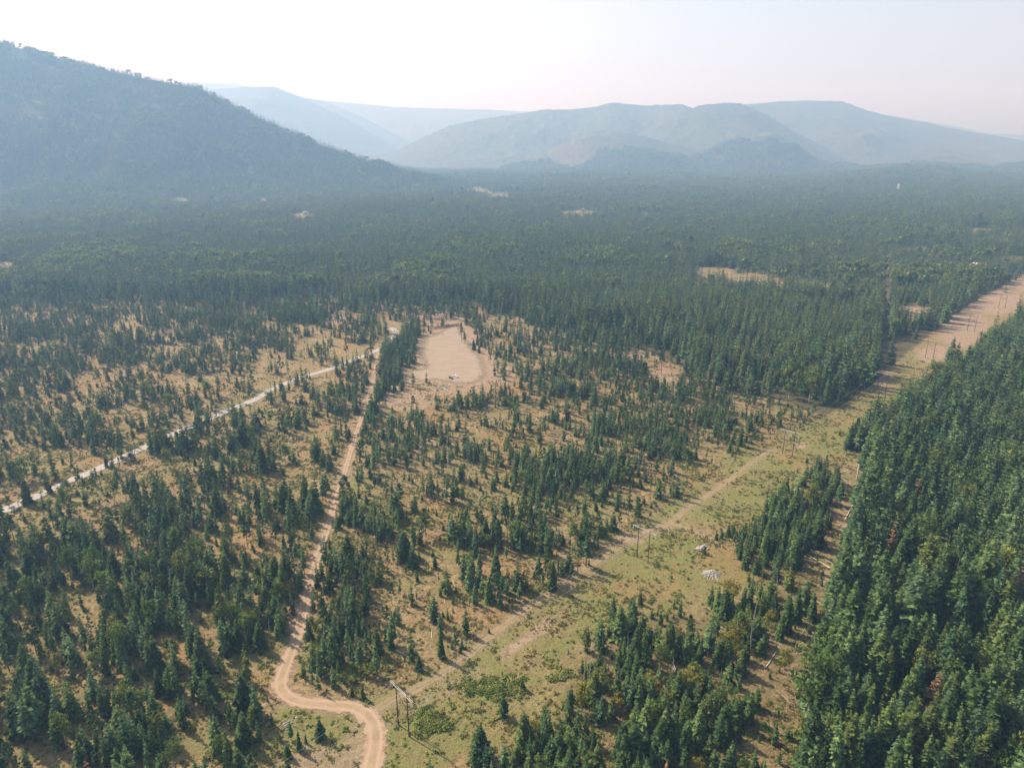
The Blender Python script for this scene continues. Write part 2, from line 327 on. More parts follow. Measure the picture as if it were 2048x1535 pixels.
me.polygons.foreach_set('use_smooth', np.ones(len(quads), bool))
me.update(); me.validate()
def edge_soft(x, y, poly, w=0):  # noisy edged polygon mask
    return inside(x + (fbm(x / 9, y / 9, 3, 31) - .5) * 9, y + (fbm(x / 9, y / 9, 3, 32) - .5) * 9, poly).astype(float)
near = gyf < 1600
def nearmask(f):
    r = np.zeros(gxf.shape); r[near] = f(gxf[near], gyf[near]); return r
bare = nearmask(lambda x, y: np.maximum.reduce([
    (1 - sstep(2.2, 4.6, dist_line(x, y, DIRT)[0])) * .6, (1 - sstep(3.5, 7, dist_line(x, y, GRAVEL)[0])) * .6,
    (1 - sstep(1.5, 4.5, dist_line(x, y, TRACK)[0])) * .35, (1 - sstep(2, 4, dist_line(x, y, TRACK2)[0])) * .35, (1 - sstep(2, 6, dist_line(x, y, TRACK3)[0])) * .7,
    ell(x, y, [(1262, 1078, 30, 12), (1330, 1052, 20, 8), (1600, 890, 16, 7), (1525, 904, 14, 5)]) * .9,
    (1 - sstep(1.2, 3.2, dist_line(x, y, W([(1010, 1308), (1062, 1272), (1105, 1238)]))[0])) * .8,
    (1 - sstep(2, 5, dist_line(x, y, W([(840, 1410), (900, 1375), (960, 1350)]))[0])) * .35,
    ell(x, y, [(1690, 1030, 16, 60), (1650, 1170, 20, 40), (1550, 1290, 18, 14), (1330, 750, 40, 16), (1280, 710, 50, 10), (1500, 780, 60, 12), (1600, 800, 40, 12), (1660, 960, 20, 8), (1620, 1400, 20, 60), (1180, 1300, 40, 16), (900, 645, 70, 12)]) * .55,
    ell(x, y, [(1480, 566, 70, 8), (1650, 583, 70, 8), (1830, 630, 50, 30), (1770, 640, 12, 90), (1990, 600, 60, 30), (1930, 660, 60, 40), (2060, 560, 90, 24), (1870, 710, 40, 20)]) * .8,
    ell(x, y, [(130, 634, 64, 12), (12, 540, 26, 18), (280, 665, 16, 8), (370, 672, 18, 8), (500, 690, 20, 8), (640, 640, 70, 12), (750, 612, 40, 8), (215, 608, 10, 5)]) * .75,
    (1 - sstep(3, 6, dist_line(x, y, CUT)[0])) * .6, (1 - sstep(0, 16, dist_line(x, y, np.vstack([PAD, PAD[:1]]))[0])) * .8, ell(x, y, [(815, 800, 60, 24), (900, 782, 90, 12), (1000, 750, 34, 24), (900, 640, 80, 16), (850, 770, 60, 10)]) * .6, ell(x, y, [(640, 1530, 90, 40), (720, 1500, 30, 60)]) * .6]))
green = nearmask(lambda x, y: np.clip(
    inside(x, y, CORR) * (.45 + .55 * sstep(.42, .62, fbm(x / 28, y / 28, 3, 41))) * sstep(760, 560, y) * .95
    + (1 - sstep(6, 15, dist_line(x, y, GRAVEL[8:])[0])) * .55
    + ell(x, y, [(700, 1000, 26, 60), (680, 1110, 30, 50), (640, 1290, 40, 60), (1000, 715, 26, 14), (800, 1040, 60, 30), (1550, 960, 50, 40), (1700, 900, 30, 20), (1350, 1100, 60, 40), (1490, 1260, 50, 50), (420, 1350, 30, 40), (30, 1430, 30, 20), (400, 1480, 40, 30), (1500, 930, 60, 40), (930, 1100, 60, 30), (1180, 1010, 70, 30), (1000, 1000, 70, 20), (1250, 830, 80, 20)]) * .7
    + .5 * sstep(.52, .7, fbm(x / 22, y / 22, 3, 42)) * sstep(620, 400, y), 0, 1))
orange = nearmask(lambda x, y: np.clip(
    ell(x, y, [(1000, 775, 60, 22), (930, 785, 60, 14), (1440, 1130, 60, 40), (1470, 1160, 60, 26), (520, 1370, 40, 30), (300, 870, 60, 14), (480, 950, 40, 18), (620, 900, 30, 14), (860, 830, 60, 20)]) * .8
    + .65 * sstep(.48, .66, fbm(x / 26, y / 26, 3, 43)), 0, 1))
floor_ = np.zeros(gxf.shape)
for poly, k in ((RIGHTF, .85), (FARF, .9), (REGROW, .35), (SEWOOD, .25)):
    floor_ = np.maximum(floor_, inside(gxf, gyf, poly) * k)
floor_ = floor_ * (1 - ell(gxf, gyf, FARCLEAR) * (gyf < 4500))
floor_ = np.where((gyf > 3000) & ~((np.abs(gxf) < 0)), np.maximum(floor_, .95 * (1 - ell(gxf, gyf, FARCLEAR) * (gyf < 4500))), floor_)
# cut blocks and bare rock on the far slopes
fpx, fpy, _ = to_px(gxf, gyf, gz)
def far_spot(cx, cy_, rx, ry, y0, y1):
    q = ((fpx - cx) / rx) ** 2 + ((fpy - cy_) / ry) ** 2
    return (1 - sstep(.7, 1.2, q + (fbm(gxf / 90, gyf / 90, 3, 61) - .5) * 1.8)) * (gyf > y0) * (gyf < y1)
cut = np.maximum.reduce([far_spot(1140, 305, 50, 28, 4300, 6000), .7 * far_spot(1320, 232, 44, 20, 6800, 7800), .8 * far_spot(1600, 268, 22, 9, 6500, 8600), .9 * far_spot(1655, 313, 16, 3, 5000, 8600),
                         .35 * far_spot(1740, 300, 60, 14, 6500, 8600), .3 * far_spot(430, 300, 60, 26, 2300, 3600), .25 * far_spot(150, 150, 80, 16, 2300, 3600)])
for nme, arr in (('bare', bare), ('green', green), ('orange', orange), ('floor', floor_), ('cut', cut)):
    a = me.attributes.new(nme, 'FLOAT', 'POINT'); a.data.foreach_set('value', arr.astype(np.float32))

gm, nt, p = mat('ground_cover')
geo = N(nt, 'ShaderNodeNewGeometry'); pos = geo.outputs['Position']
def attr(n): a = N(nt, 'ShaderNodeAttribute', attribute_name=n); return a.outputs['Fac']
n1 = noise(nt, pos, .05, 5, .6); n2 = noise(nt, pos, .35, 5, .65); n3 = noise(nt, pos, 1.6, 4, .7); n4 = noise(nt, pos, .012, 4, .55)
straw = mixc(nt, remap(nt, n2, .36, .64), (.162, .118, .054), (.295, .220, .118))
straw = mixc(nt, remap(nt, n1, .42, .66), straw, (.160, .130, .054))
c = mixc(nt, mth(nt, 'MULTIPLY', attr('orange'), remap(nt, n2, .25, .6), clamp=True), straw, (.245, .145, .065))
grass = mixc(nt, remap(nt, n3, .35, .65), (.105, .130, .034), (.205, .200, .068))
gfac = mth(nt, 'MULTIPLY', mth(nt, 'ADD', mth(nt, 'MULTIPLY', attr('green'), 1.0), remap(nt, n1, .5, .75, 0, .35)), remap(nt, n2, .34, .6, .25, 1.0), clamp=True)
c = mixc(nt, gfac, c, grass)
c = mixc(nt, remap(nt, noise(nt, pos, .75, 4, .65), .52, .66, 0, .55), c, (.085, .092, .034))
# dead twigs, stones and small dark plants
c = mixc(nt, remap(nt, n3, .52, .66, 0, .7), c, (.060, .066, .028))
c = mixc(nt, remap(nt, noise(nt, pos, 2.3, 3, .6), .62, .72, 0, .6), c, (.42, .36, .28))
soil = mixc(nt, remap(nt, n2, .3, .7), (.21, .15, .105), (.31, .235, .17))
c = mixc(nt, mth(nt, 'MULTIPLY', attr('bare'), remap(nt, n2, .25, .5, .35, 1), clamp=True), c, soil)
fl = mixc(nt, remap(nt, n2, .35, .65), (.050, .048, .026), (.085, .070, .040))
# mountain forest seen from far off: fine mottling of crowns
vor = N(nt, 'ShaderNodeTexVoronoi'); vor.inputs['Scale'].default_value = .06; nt.links.new(pos, vor.inputs['Vector'])
farc = mixc(nt, remap(nt, noise(nt, pos, .03, 6, .75), .35, .65), (.010, .020, .010), (.075, .095, .045))
farc = mixc(nt, remap(nt, n4, .45, .7, 0, .5), farc, (.085, .085, .050))
sep = N(nt, 'ShaderNodeSeparateXYZ'); nt.links.new(pos, sep.inputs[0])
fl = mixc(nt, remap(nt, sep.outputs[1], 3600, 4400), fl, farc)
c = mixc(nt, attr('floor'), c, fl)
c = mixc(nt, mth(nt, 'MULTIPLY', attr('cut'), remap(nt, noise(nt, pos, .03, 4, .6), .3, .6, .4, 1)), c, (.095, .085, .060))
nt.links.new(c, p.inputs['Base Color']); p.inputs['Roughness'].default_value = .95; p.inputs['Specular IOR Level'].default_value = .1
bp = N(nt, 'ShaderNodeBump'); bp.inputs['Strength'].default_value = 1.0; bp.inputs['Distance'].default_value = .9
nt.links.new(mth(nt, 'ADD', n2, mth(nt, 'MULTIPLY', n3, .6)), bp.inputs['Height']); nt.links.new(bp.outputs[0], p.inputs['Normal'])
bp2 = N(nt, 'ShaderNodeBump'); bp2.inputs['Strength'].default_value = .7; bp2.inputs['Distance'].default_value = 14
nt.links.new(mth(nt, 'MULTIPLY', noise(nt, pos, .035, 5, .7), remap(nt, sep.outputs[1], 3800, 4600)), bp2.inputs['Height'])
nt.links.new(bp.outputs[0], bp2.inputs['Normal']); nt.links.new(bp2.outputs[0], p.inputs['Normal'])
me.materials.append(gm)
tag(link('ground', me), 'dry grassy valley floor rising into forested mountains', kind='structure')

# ------------------------------------------------------------------ roads and the bare pad
def road_mat(name, ca, cb, ruts, crown, EROD=.5, OP=1.0):
    m, nt, p = mat(name); uv = N(nt, 'ShaderNodeUVMap'); geo = N(nt, 'ShaderNodeNewGeometry'); pos = geo.outputs['Position']
    sp = N(nt, 'ShaderNodeSeparateXYZ'); nt.links.new(uv.outputs[0], sp.inputs[0]); u = sp.outputs[0]
    nA = noise(nt, pos, .25, 5, .65); nB = noise(nt, pos, 1.8, 4, .7)
    c = mixc(nt, remap(nt, mth(nt, 'ADD', mth(nt, 'MULTIPLY', nA, .6), mth(nt, 'MULTIPLY', nB, .4)), .35, .65), ca, cb)
    d = mth(nt, 'ABSOLUTE', mth(nt, 'SUBTRACT', mth(nt, 'ABSOLUTE', mth(nt, 'SUBTRACT', u, .5)), .2))      # distance from a wheel rut
    rut = remap(nt, mth(nt, 'ADD', d, mth(nt, 'MULTIPLY', nA, .1)), .03, .16, 1, 0)
    c = mixc(nt, mth(nt, 'MULTIPLY', rut, ruts), c, tuple(min(1, x * 1.22) for x in cb))
    mid = remap(nt, mth(nt, 'ADD', mth(nt, 'ABSOLUTE', mth(nt, 'SUBTRACT', u, .5)), mth(nt, 'MULTIPLY', nB, .08)), .05, .11, 1, 0)
    c = mixc(nt, mth(nt, 'MULTIPLY', mid, crown), c, (.23, .20, .095))
    nt.links.new(c, p.inputs['Base Color']); p.inputs['Roughness'].default_value = .95; p.inputs['Specular IOR Level'].default_value = .1
    bp = N(nt, 'ShaderNodeBump'); bp.inputs['Strength'].default_value = .5; bp.inputs['Distance'].default_value = .15
    nt.links.new(nB, bp.inputs['Height']); nt.links.new(bp.outputs[0], p.inputs['Normal'])
    e = mth(nt, 'SUBTRACT', .5, mth(nt, 'ABSOLUTE', mth(nt, 'SUBTRACT', u, .5)))
    al = remap(nt, mth(nt, 'ADD', e, mth(nt, 'MULTIPLY', mth(nt, 'SUBTRACT', nA, .5), EROD)), .02, .17)
    nt.links.new(mth(nt, 'MULTIPLY', al, OP), p.inputs['Alpha'])
    return m
def catmull(P, step):
    P = np.asarray(P); out = []
    for i in range(len(P) - 1):
        p0 = P[max(i - 1, 0)]; p1 = P[i]; p2 = P[i + 1]; p3 = P[min(i + 2, len(P) - 1)]
        n = max(2, int(np.hypot(*(p2 - p1)) / step))
        for k in range(n):
            t = k / n
            out.append(.5 * ((2 * p1) + (-p0 + p2) * t + (2 * p0 - 5 * p1 + 4 * p2 - p3) * t * t + (-p0 + 3 * p1 - 3 * p2 + p3) * t ** 3))
    out.append(P[-1]); return np.array(out)
def strip(name, P, width, m, dz, label, step=3.0, nacross=8, raised=0.0):
    C = catmull(P, step); T = np.gradient(C, axis=0); T /= np.hypot(T[:, 0], T[:, 1])[:, None]; Nn = np.stack([T[:, 1], -T[:, 0]], 1)
    wv = np.interp(np.linspace(0, 1, len(C)), np.linspace(0, 1, len(width)), width) * (1 + (fbm(C[:, 0] / 12, C[:, 1] / 12, 3, 71) - .5) * .35)
    V = []; UV = []; s = np.cumsum(np.r_[0, np.hypot(*np.diff(C, axis=0).T)])
    for k in range(nacross + 1):
        u = k / nacross; q = C + Nn * ((u - .5) * wv)[:, None]
        z = height(q[:, 0], q[:, 1]) + dz + raised * (1 - abs(2 * u - 1) ** 3) - (.05 * math.exp(-((abs(u - .5) - .2) / .06) ** 2))
        V.append(np.c_[q, z]); UV.append(np.c_[np.full(len(C), u), s])
    V = np.stack(V, 1).reshape(-1, 3); UV = np.stack(UV, 1).reshape(-1, 2); na = nacross + 1
    F = [(i * na + k, i * na + k + 1, (i + 1) * na + k + 1, (i + 1) * na + k) for i in range(len(C) - 1) for k in range(nacross)]
    me = mesh_from(name, V, F, [m], smooth=True); uvl = me.uv_layers.new(name='UVMap')
    li = np.empty(len(me.loops), np.int32); me.loops.foreach_get('vertex_index', li); uvl.data.foreach_set('uv', UV[li].ravel())
    o = link(name, me)
    # faces up
    if me.polygons[0].normal.z < 0: me.flip_normals()
    return tag(o, label, kind='structure')
m_gravel = road_mat('pale_gravel', (.25, .228, .205), (.33, .305, .28), .4, .0)
m_dirt = road_mat('pink_brown_dirt', (.215, .155, .10), (.30, .225, .155), .6, .5, .8)
m_track = road_mat('worn_grass_track', (.235, .185, .10), (.31, .245, .15), .6, .8, 1.3, .6)
strip('gravel_road', GRAVEL, [9.5, 9, 8.5, 8.5, 8, 8], m_gravel, .16, 'pale gravel road crossing the thinned woods', raised=.15)
strip('dirt_road', DIRT, [3.6, 3.9, 4.1, 4.2, 4.2, 4.3, 4.8, 6.2, 8, 10], m_dirt, .10, 'pinkish dirt road running down to the power line')
strip('corridor_track', TRACK, [5, 4.2, 3.8, 3.8, 3.8, 3.8, 3.5, 3.0, 1.0], m_track, .075, 'worn two-rut track along the power line clearing')
strip('corridor_track', TRACK2, [2.6, 3, 2.6, .8], m_track, .085, 'faint worn track bending towards the wood piles')
strip('pad_track', TRACK3, [5, 6, 8], m_dirt, .09, 'dirt lane joining the road to the bare parking ground')
# gravel pad as a filled grid
def sheet(name, poly, m, dz, label, cell=2.5, fade=18.0):
    x0, y0 = poly.min(0) - 4; x1, y1 = poly.max(0) + 4
    X, Y = np.meshgrid(np.arange(x0, x1, cell), np.arange(y0, y1, cell)); x, y = X.ravel(), Y.ravel()
    ins = inside(x, y, poly); dd = dist_line(x, y, np.vstack([poly, poly[:1]]))[0]
    sd = np.where(ins, dd, -dd); keep = sd > -cell
    idx = -np.ones(len(x), int); idx[keep] = np.arange(keep.sum()); nxx = X.shape[1]
    F = []
    for j in range(X.shape[0] - 1):
        for i in range(nxx - 1):
            a = j * nxx + i; q = (idx[a], idx[a + 1], idx[a + nxx + 1], idx[a + nxx])
            if min(q) >= 0: F.append(q)
    V = np.c_[x, y, height(x, y) + dz][keep]
    me = mesh_from(name, V, F, [m], smooth=True)
    at_ = me.attributes.new('edge', 'FLOAT', 'POINT'); at_.data.foreach_set('value', np.clip(sd[keep] / fade, 0, 1).astype(np.float32))
    return tag(link(name, me), label, kind='structure')
pm, nt, p = mat('bare_pink_gravel'); geo = N(nt, 'ShaderNodeNewGeometry'); pos = geo.outputs['Position']
mp = N(nt, 'ShaderNodeMapping'); mp.inputs['Rotation'].default_value = (0, 0, .5); mp.inputs['Scale'].default_value = (.07, .2, .2); nt.links.new(pos, mp.inputs[0])
a1 = noise(nt, mp.outputs[0], 1.0, 5, .6, .4); a2 = noise(nt, pos, .9, 4, .7)
c = mixc(nt, remap(nt, a1, .2, .8), (.19, .142, .096), (.265, .205, .145)); wv = N(nt, 'ShaderNodeTexWave', wave_type='RINGS', rings_direction='Z'); wv.inputs['Scale'].default_value = .11; wv.inputs['Distortion'].default_value = 7; wv.inputs['Detail'].default_value = 2; wv.inputs['Detail Scale'].default_value = .25
mw = N(nt, 'ShaderNodeMapping'); mw.inputs['Location'].default_value = (75, -610, 0); nt.links.new(pos, mw.inputs[0]); nt.links.new(mw.outputs[0], wv.inputs[0])
c = mixc(nt, remap(nt, wv.outputs[1], .75, .95, 0, .35), c, (.155, .115, .075))
c = mixc(nt, remap(nt, noise(nt, pos, .06, 4, .6), .5, .7, 0, .6), c, (.20, .16, .085)); c = mixc(nt, remap(nt, a2, .6, .75, 0, .35), c, (.24, .19, .11))
nt.links.new(c, p.inputs['Base Color']); p.inputs['Roughness'].default_value = .95
ea = N(nt, 'ShaderNodeAttribute', attribute_name='edge')
nt.links.new(remap(nt, mth(nt, 'ADD', ea.outputs['Fac'], mth(nt, 'MULTIPLY', mth(nt, 'SUBTRACT', noise(nt, pos, .3, 4, .6), .5), .9)), .1, .7), p.inputs['Alpha'])
sheet('gravel_pad', PAD, pm, .12, 'bare pinkish gravel clearing where two vehicles are parked')

# ------------------------------------------------------------------ tree meshes (unit height, scaled per tree)
def conifer(seed, r=.15, cb=.08, levels=22, nb=8, rag=.25, detail=2, droop=.35, gap=0.0, power=.8):
    g = np.random.default_rng(seed); V = []; F = []
    lobe = g.random(8) * 2 * math.pi
    def add(vs, fs):
        b = len(V); V.extend(vs); F.extend([tuple(b + i for i in f) for f in fs])
    for L in range(levels):
        t = (L + g.random() * .6) / levels; z = cb + (1 - cb) * t * .985
        if gap and g.random() < gap * (1 - t): continue
        Rr = r * ((1 - t) ** power) * (1 - .35 * math.exp(-t * 9)) + .008
        n = max(4, int(nb * (.55 + .45 * (1 - t)) + .5)); a0 = g.random() * 6.28
        for k in range(n):
            a = a0 + 6.283 * (k + (g.random() - .5) * .7) / n
            RR = Rr * (1 + rag * (2 * g.random() - 1.1) + .14 * math.cos(2 * a + lobe[0] + 3 * t) )
            RR = max(RR, .012)
            ca, sa = math.cos(a), math.sin(a); w = RR * (.30 + .12 * g.random()) + .006
            up = RR * (.18 * (1 - t) * 0 + .30 * t); dr = RR * droop * (.5 + g.random()) * (1.1 - t)
            zz = z + (g.random() - .5) * .02
            def P(rad, side, dz): return (ca * rad - sa * side, sa * rad + ca * side, zz + dz)
            mid = RR * .58
            add([P(0, 0, .008), P(mid, -w, -dr * .5 + up * .5 - w * .35), P(RR, 0, -dr + up), P(mid, w, -dr * .5 + up * .5 - w * .35), P(mid, 0, up * .6 - dr * .2 + w * .12)],
                [(0, 1, 4), (1, 2, 4), (2, 3, 4), (3, 0, 4)])
            if detail >= 2:
                for sgn in (-1, 1):
                    j = .75 + .5 * g.random(); q = w * 1.5 * j
                    add([P(mid * .55, 0, up * .35), P(mid * .8, sgn * q, -dr * .45 - w * .3), P(mid * 1.35 * j, sgn * q * .95, -dr * .7 + up * .5 - w * .4), P(mid * 1.1, 0, up * .5 - dr * .3)], [(0, 1, 2), (0, 2, 3)])
    add([(.006, 0, .97), (-.003, .005, .97), (-.003, -.005, .97), (0, 0, 1.02)], [(0, 1, 3), (1, 2, 3), (2, 0, 3)])
    return np.array(V), F
def puffs(seed, centres, leaf, per, flat=.8):
    """leaf-clump quads spread through round tufts: centres = (x,y,z,r)"""
    g = np.random.default_rng(seed); V = []; F = []
    for (cx, cy_, cz, rr) in centres:
        for _ in range(per):
            d = g.normal(size=3); d /= np.linalg.norm(d); q = rr * (.35 + .65 * g.random() ** .5)
            c = np.array([cx, cy_, cz]) + d * q * np.array([1, 1, flat])
            nrm = d * .8 + g.normal(size=3) * .55 + np.array([0, 0, .35]); nrm /= np.linalg.norm(nrm)
            a = np.cross(nrm, g.normal(size=3)); a /= np.linalg.norm(a); b = np.cross(nrm, a); s = leaf * (.6 + .8 * g.random())
            k = len(V); V += [tuple(c + a * s), tuple(c + b * s * .8), tuple(c - a * s), tuple(c - b * s * .8)]; F.append((k, k + 1, k + 2, k + 3))
    return np.array(V), F
def pine(seed, cb=.45, r=.13, n=26, leaf=.022, per=22):
    g = np.random.default_rng(seed); C = []
    for i in range(n):
        t = (i + .5) / n; z = cb + (1 - cb) * t * .97
        R_ = r * (math.sin(min(1, (1 - t) * 1.6 + .12) * math.pi * .5)) * (.5 + .7 * g.random()); a = i * 2.4 + g.random()
        C.append((math.cos(a) * R_ * .7, math.sin(a) * R_ * .7, z, r * (.26 + .22 * g.random()) * (1.05 - .45 * t)))
    C.append((0, 0, .98, r * .18))
    return puffs(seed, C, leaf, per, .75)
def broad(seed, cb=.22, r=.25, n=20, leaf=.026, per=30):
    g = np.random.default_rng(seed); C = []
    for i in range(n):
        d = g.normal(size=3); d /= np.linalg.norm(d); q = g.random() ** .4
        zc = cb + (1 - cb) * .5
        C.append((d[0] * r * q * .75, d[1] * r * q * .75, zc + d[2] * (1 - cb) * .38 * q, r * (.30 + .16 * g.random())))
    return puffs(seed, C, leaf, per, .9)
def trunk_mb(seed, top=.95, r0=.011, lean=.01, limbs=0, lstart=.3, llen=.06):
    g = np.random.default_rng(seed); mb = MB(); lx, ly = (g.random(2) - .5) * lean * 2
    mb.tube([(0, 0, -.02), (lx * .3, ly * .3, top * .35), (lx * .6, ly * .6, top * .7), (lx, ly, top)], [r0 * 1.15, r0 * .85, r0 * .5, r0 * .12], 5)
    for i in range(limbs):
        z = lstart + (top - lstart) * (i + g.random()) / limbs; a = g.random() * 6.28; l = llen * (.5 + g.random()) * (1.15 - z)
        mb.tube([(lx * z, ly * z, z), (lx * z + math.cos(a) * l, ly * z + math.sin(a) * l, z + l * (.3 * g.random() - .1))], [r0 * .28, r0 * .08], 3)
    return mb
def as_mesh(name, VF, m): return mesh_from(name, VF[0], VF[1], [m])

# each variant: (kind, colour word, crown mesh or None, trunk mesh, natural height range)
VAR = {}
def reg(key, kind, word, crown, m, trunk, bark):
    cm = as_mesh(key + '_crown', crown, M[m]) if crown is not None else None
    VAR[key] = dict(kind=kind, word=word, crown=cm, trunk=trunk.mesh(key + '_trunk', [M[bark]]), cmat=M[m] if m else None, bmat=M[bark])
for i in range(4):
    reg(f'sa{i}', 'spruce_tree', 'dark green', conifer(100 + i, .135 + .012 * i, .04, 26, 9, .40, power=.66 + .11 * i), 'fol_dark', trunk_mb(i, r0=.012), 'bark')
for i in range(3):
    reg(f'sb{i}', 'spruce_tree', 'blue-green', conifer(120 + i, .150 + .014 * i, .06, 24, 9, .45, power=.62 + .14 * i), 'fol_blue', trunk_mb(i + 5, r0=.012), 'bark')
for i in range(2):
    reg(f'sc{i}', 'spruce_tree', 'olive green', conifer(140 + i, .150, .06, 24, 9, .35), 'fol_olive', trunk_mb(i + 9, r0=.012), 'bark')
for i in range(3):
    reg(f'ya{i}', 'young_fir_tree', 'dark green', conifer(160 + i, .21 + .02 * i, .02, 18, 9, .35), 'fol_dark', trunk_mb(i + 12, r0=.014), 'bark')
for i in range(2):
    reg(f'yb{i}', 'young_fir_tree', 'olive green', conifer(170 + i, .22 + .02 * i, .02, 17, 9, .38), 'fol_olive', trunk_mb(i + 15, r0=.014), 'bark')
for i in range(3):
    reg(f'ta{i}', 'thin_fir_tree', 'grey-green', conifer(180 + i, .105 + .012 * i, .22 + .06 * i, 22, 6, .55, gap=.2), 'fol_blue', trunk_mb(i + 18, r0=.011, limbs=10, lstart=.12, llen=.07), 'bark')
for i in range(2):
    reg(f'tb{i}', 'thin_fir_tree', 'dark green', conifer(190 + i, .12, .14, 22, 6, .5, gap=.3), 'fol_dark', trunk_mb(i + 22, r0=.011, limbs=8, lstart=.1), 'bark')
for i in range(3):
    reg(f'pa{i}', 'pine_tree', 'grey-green', pine(200 + i, .42 + .08 * i, .12 + .015 * i), 'fol_blue', trunk_mb(i + 25, r0=.011, limbs=8, lstart=.3), 'bark')
for i in range(2):
    reg(f'pb{i}', 'pine_tree', 'olive green', pine(210 + i, .38, .14), 'fol_olive', trunk_mb(i + 28, r0=.011, limbs=8, lstart=.3), 'bark')
for i in range(3):
    reg(f'ba{i}', 'broadleaf_tree', 'fresh green', broad(220 + i, .18, .24 + .02 * i, 22, .017, 60), 'fol_leaf', trunk_mb(i + 31, .8, r0=.013, limbs=8, lstart=.2, llen=.2), 'bark_grey')
for i in range(2):
    reg(f'bb{i}', 'broadleaf_tree', 'yellow-green', broad(230 + i, .12, .26, 22, .018, 55), 'fol_yellow', trunk_mb(i + 34, .8, r0=.013, limbs=8, lstart=.2, llen=.2), 'bark_grey')
reg('br0', 'spruce_tree', 'rust brown', conifer(250, .16, .05, 18, 7, .5), 'fol_dead', trunk_mb(37), 'bark')
for i in range(3):
    reg(f'da{i}', 'dead_tree', 'bleached', None, None, trunk_mb(38 + i, .97, r0=.011, lean=.05, limbs=16, lstart=.2, llen=.12), 'bark_pale')
# joined, cheaper copies for the forest masses
def low(key, crown, m, bark='bark', r0=.012):
    V, F = crown; mb = MB(); mb.tube([(0, 0, -.02), (0, 0, .9)], [r0, r0 * .3], 3)
    b = len(V); VV = [tuple(v) for v in V] + list(mb.v); FF = list(F) + [tuple(i + b for i in f) for f in mb.f]
    return mesh_from(key, VV, FF, [M[m], M[bark]], [0] * len(F) + [1] * len(mb.f))
LOD = {'sa': [low(f'msa{i}', conifer(300 + i, .125 + .013 * i, .05, 15, 7, .42, 1, power=.64 + .12 * i), 'fol_dark') for i in range(4)],
       'sb': [low(f'msb{i}', conifer(310 + i, .14 + .014 * i, .05, 15, 7, .45, 1, power=.6 + .15 * i), 'fol_blue') for i in range(3)],
       'sc': [low(f'msc{i}', conifer(320 + i, .15, .05, 14, 7, .34, 1), 'fol_olive') for i in range(2)],
       'ya': [low(f'mya{i}', conifer(330 + i, .22, .02, 12, 8, .36, 1), 'fol_dark') for i in range(3)],
       'yb': [low(f'myb{i}', conifer(335 + i, .23, .02, 12, 8, .38, 1), 'fol_olive') for i in range(2)],
       'ta': [low(f'mta{i}', conifer(340 + i, .11, .24, 14, 6, .55, 1, gap=.3), 'fol_blue') for i in range(3)],
       'tb': [low(f'mtb{i}', conifer(345 + i, .12, .15, 14, 6, .5, 1, gap=.25), 'fol_dark') for i in range(2)],
       'pa': [low(f'mpa{i}', pine(350 + i, .42, .13, 13, .034, 12), 'fol_blue') for i in range(3)],
       'pb': [low(f'mpb{i}', pine(355 + i, .38, .14, 13, .034, 12), 'fol_olive') for i in range(2)],
       'ba': [low(f'mba{i}', broad(360 + i, .16, .26, 18, .021, 46), 'fol_leaf', 'bark_grey') for i in range(3)],
       'bb': [low(f'mbb{i}', broad(365 + i, .12, .27, 18, .021, 46), 'fol_yellow', 'bark_grey') for i in range(2)],
       'br': [low('mbr0', conifer(370, .15, .05, 10, 6, .5, 1), 'fol_dead')],
       'da': [VAR['da0']['trunk'], VAR['da1']['trunk'], VAR['da2']['trunk']]}
FAR = {'sa': [low(f'fsa{i}', conifer(400 + i, .15, .05, 7, 6, .3, 1), 'fol_dark') for i in range(3)],
       'sb': [low(f'fsb{i}', conifer(410 + i, .16, .05, 7, 6, .34, 1), 'fol_blue') for i in range(3)],
       'sc': [low(f'fsc{i}', conifer(420 + i, .16, .05, 7, 6, .34, 1), 'fol_olive') for i in range(2)],
       'ba': [low(f'fba{i}', broad(430 + i, .1, .34, 9, .09, 10), 'fol_leaf', 'bark_grey') for i in range(2)]}
KIND = {'sa': 'spruce_tree', 'sb': 'spruce_tree', 'sc': 'spruce_tree', 'br': 'spruce_tree', 'ya': 'young_fir_tree', 'yb': 'young_fir_tree', 'ta': 'thin_fir_tree', 'tb': 'thin_fir_tree',
        'pa': 'pine_tree', 'pb': 'pine_tree', 'ba': 'broadleaf_tree', 'bb': 'broadleaf_tree', 'da': 'dead_tree'}
KEYS = list(KIND)

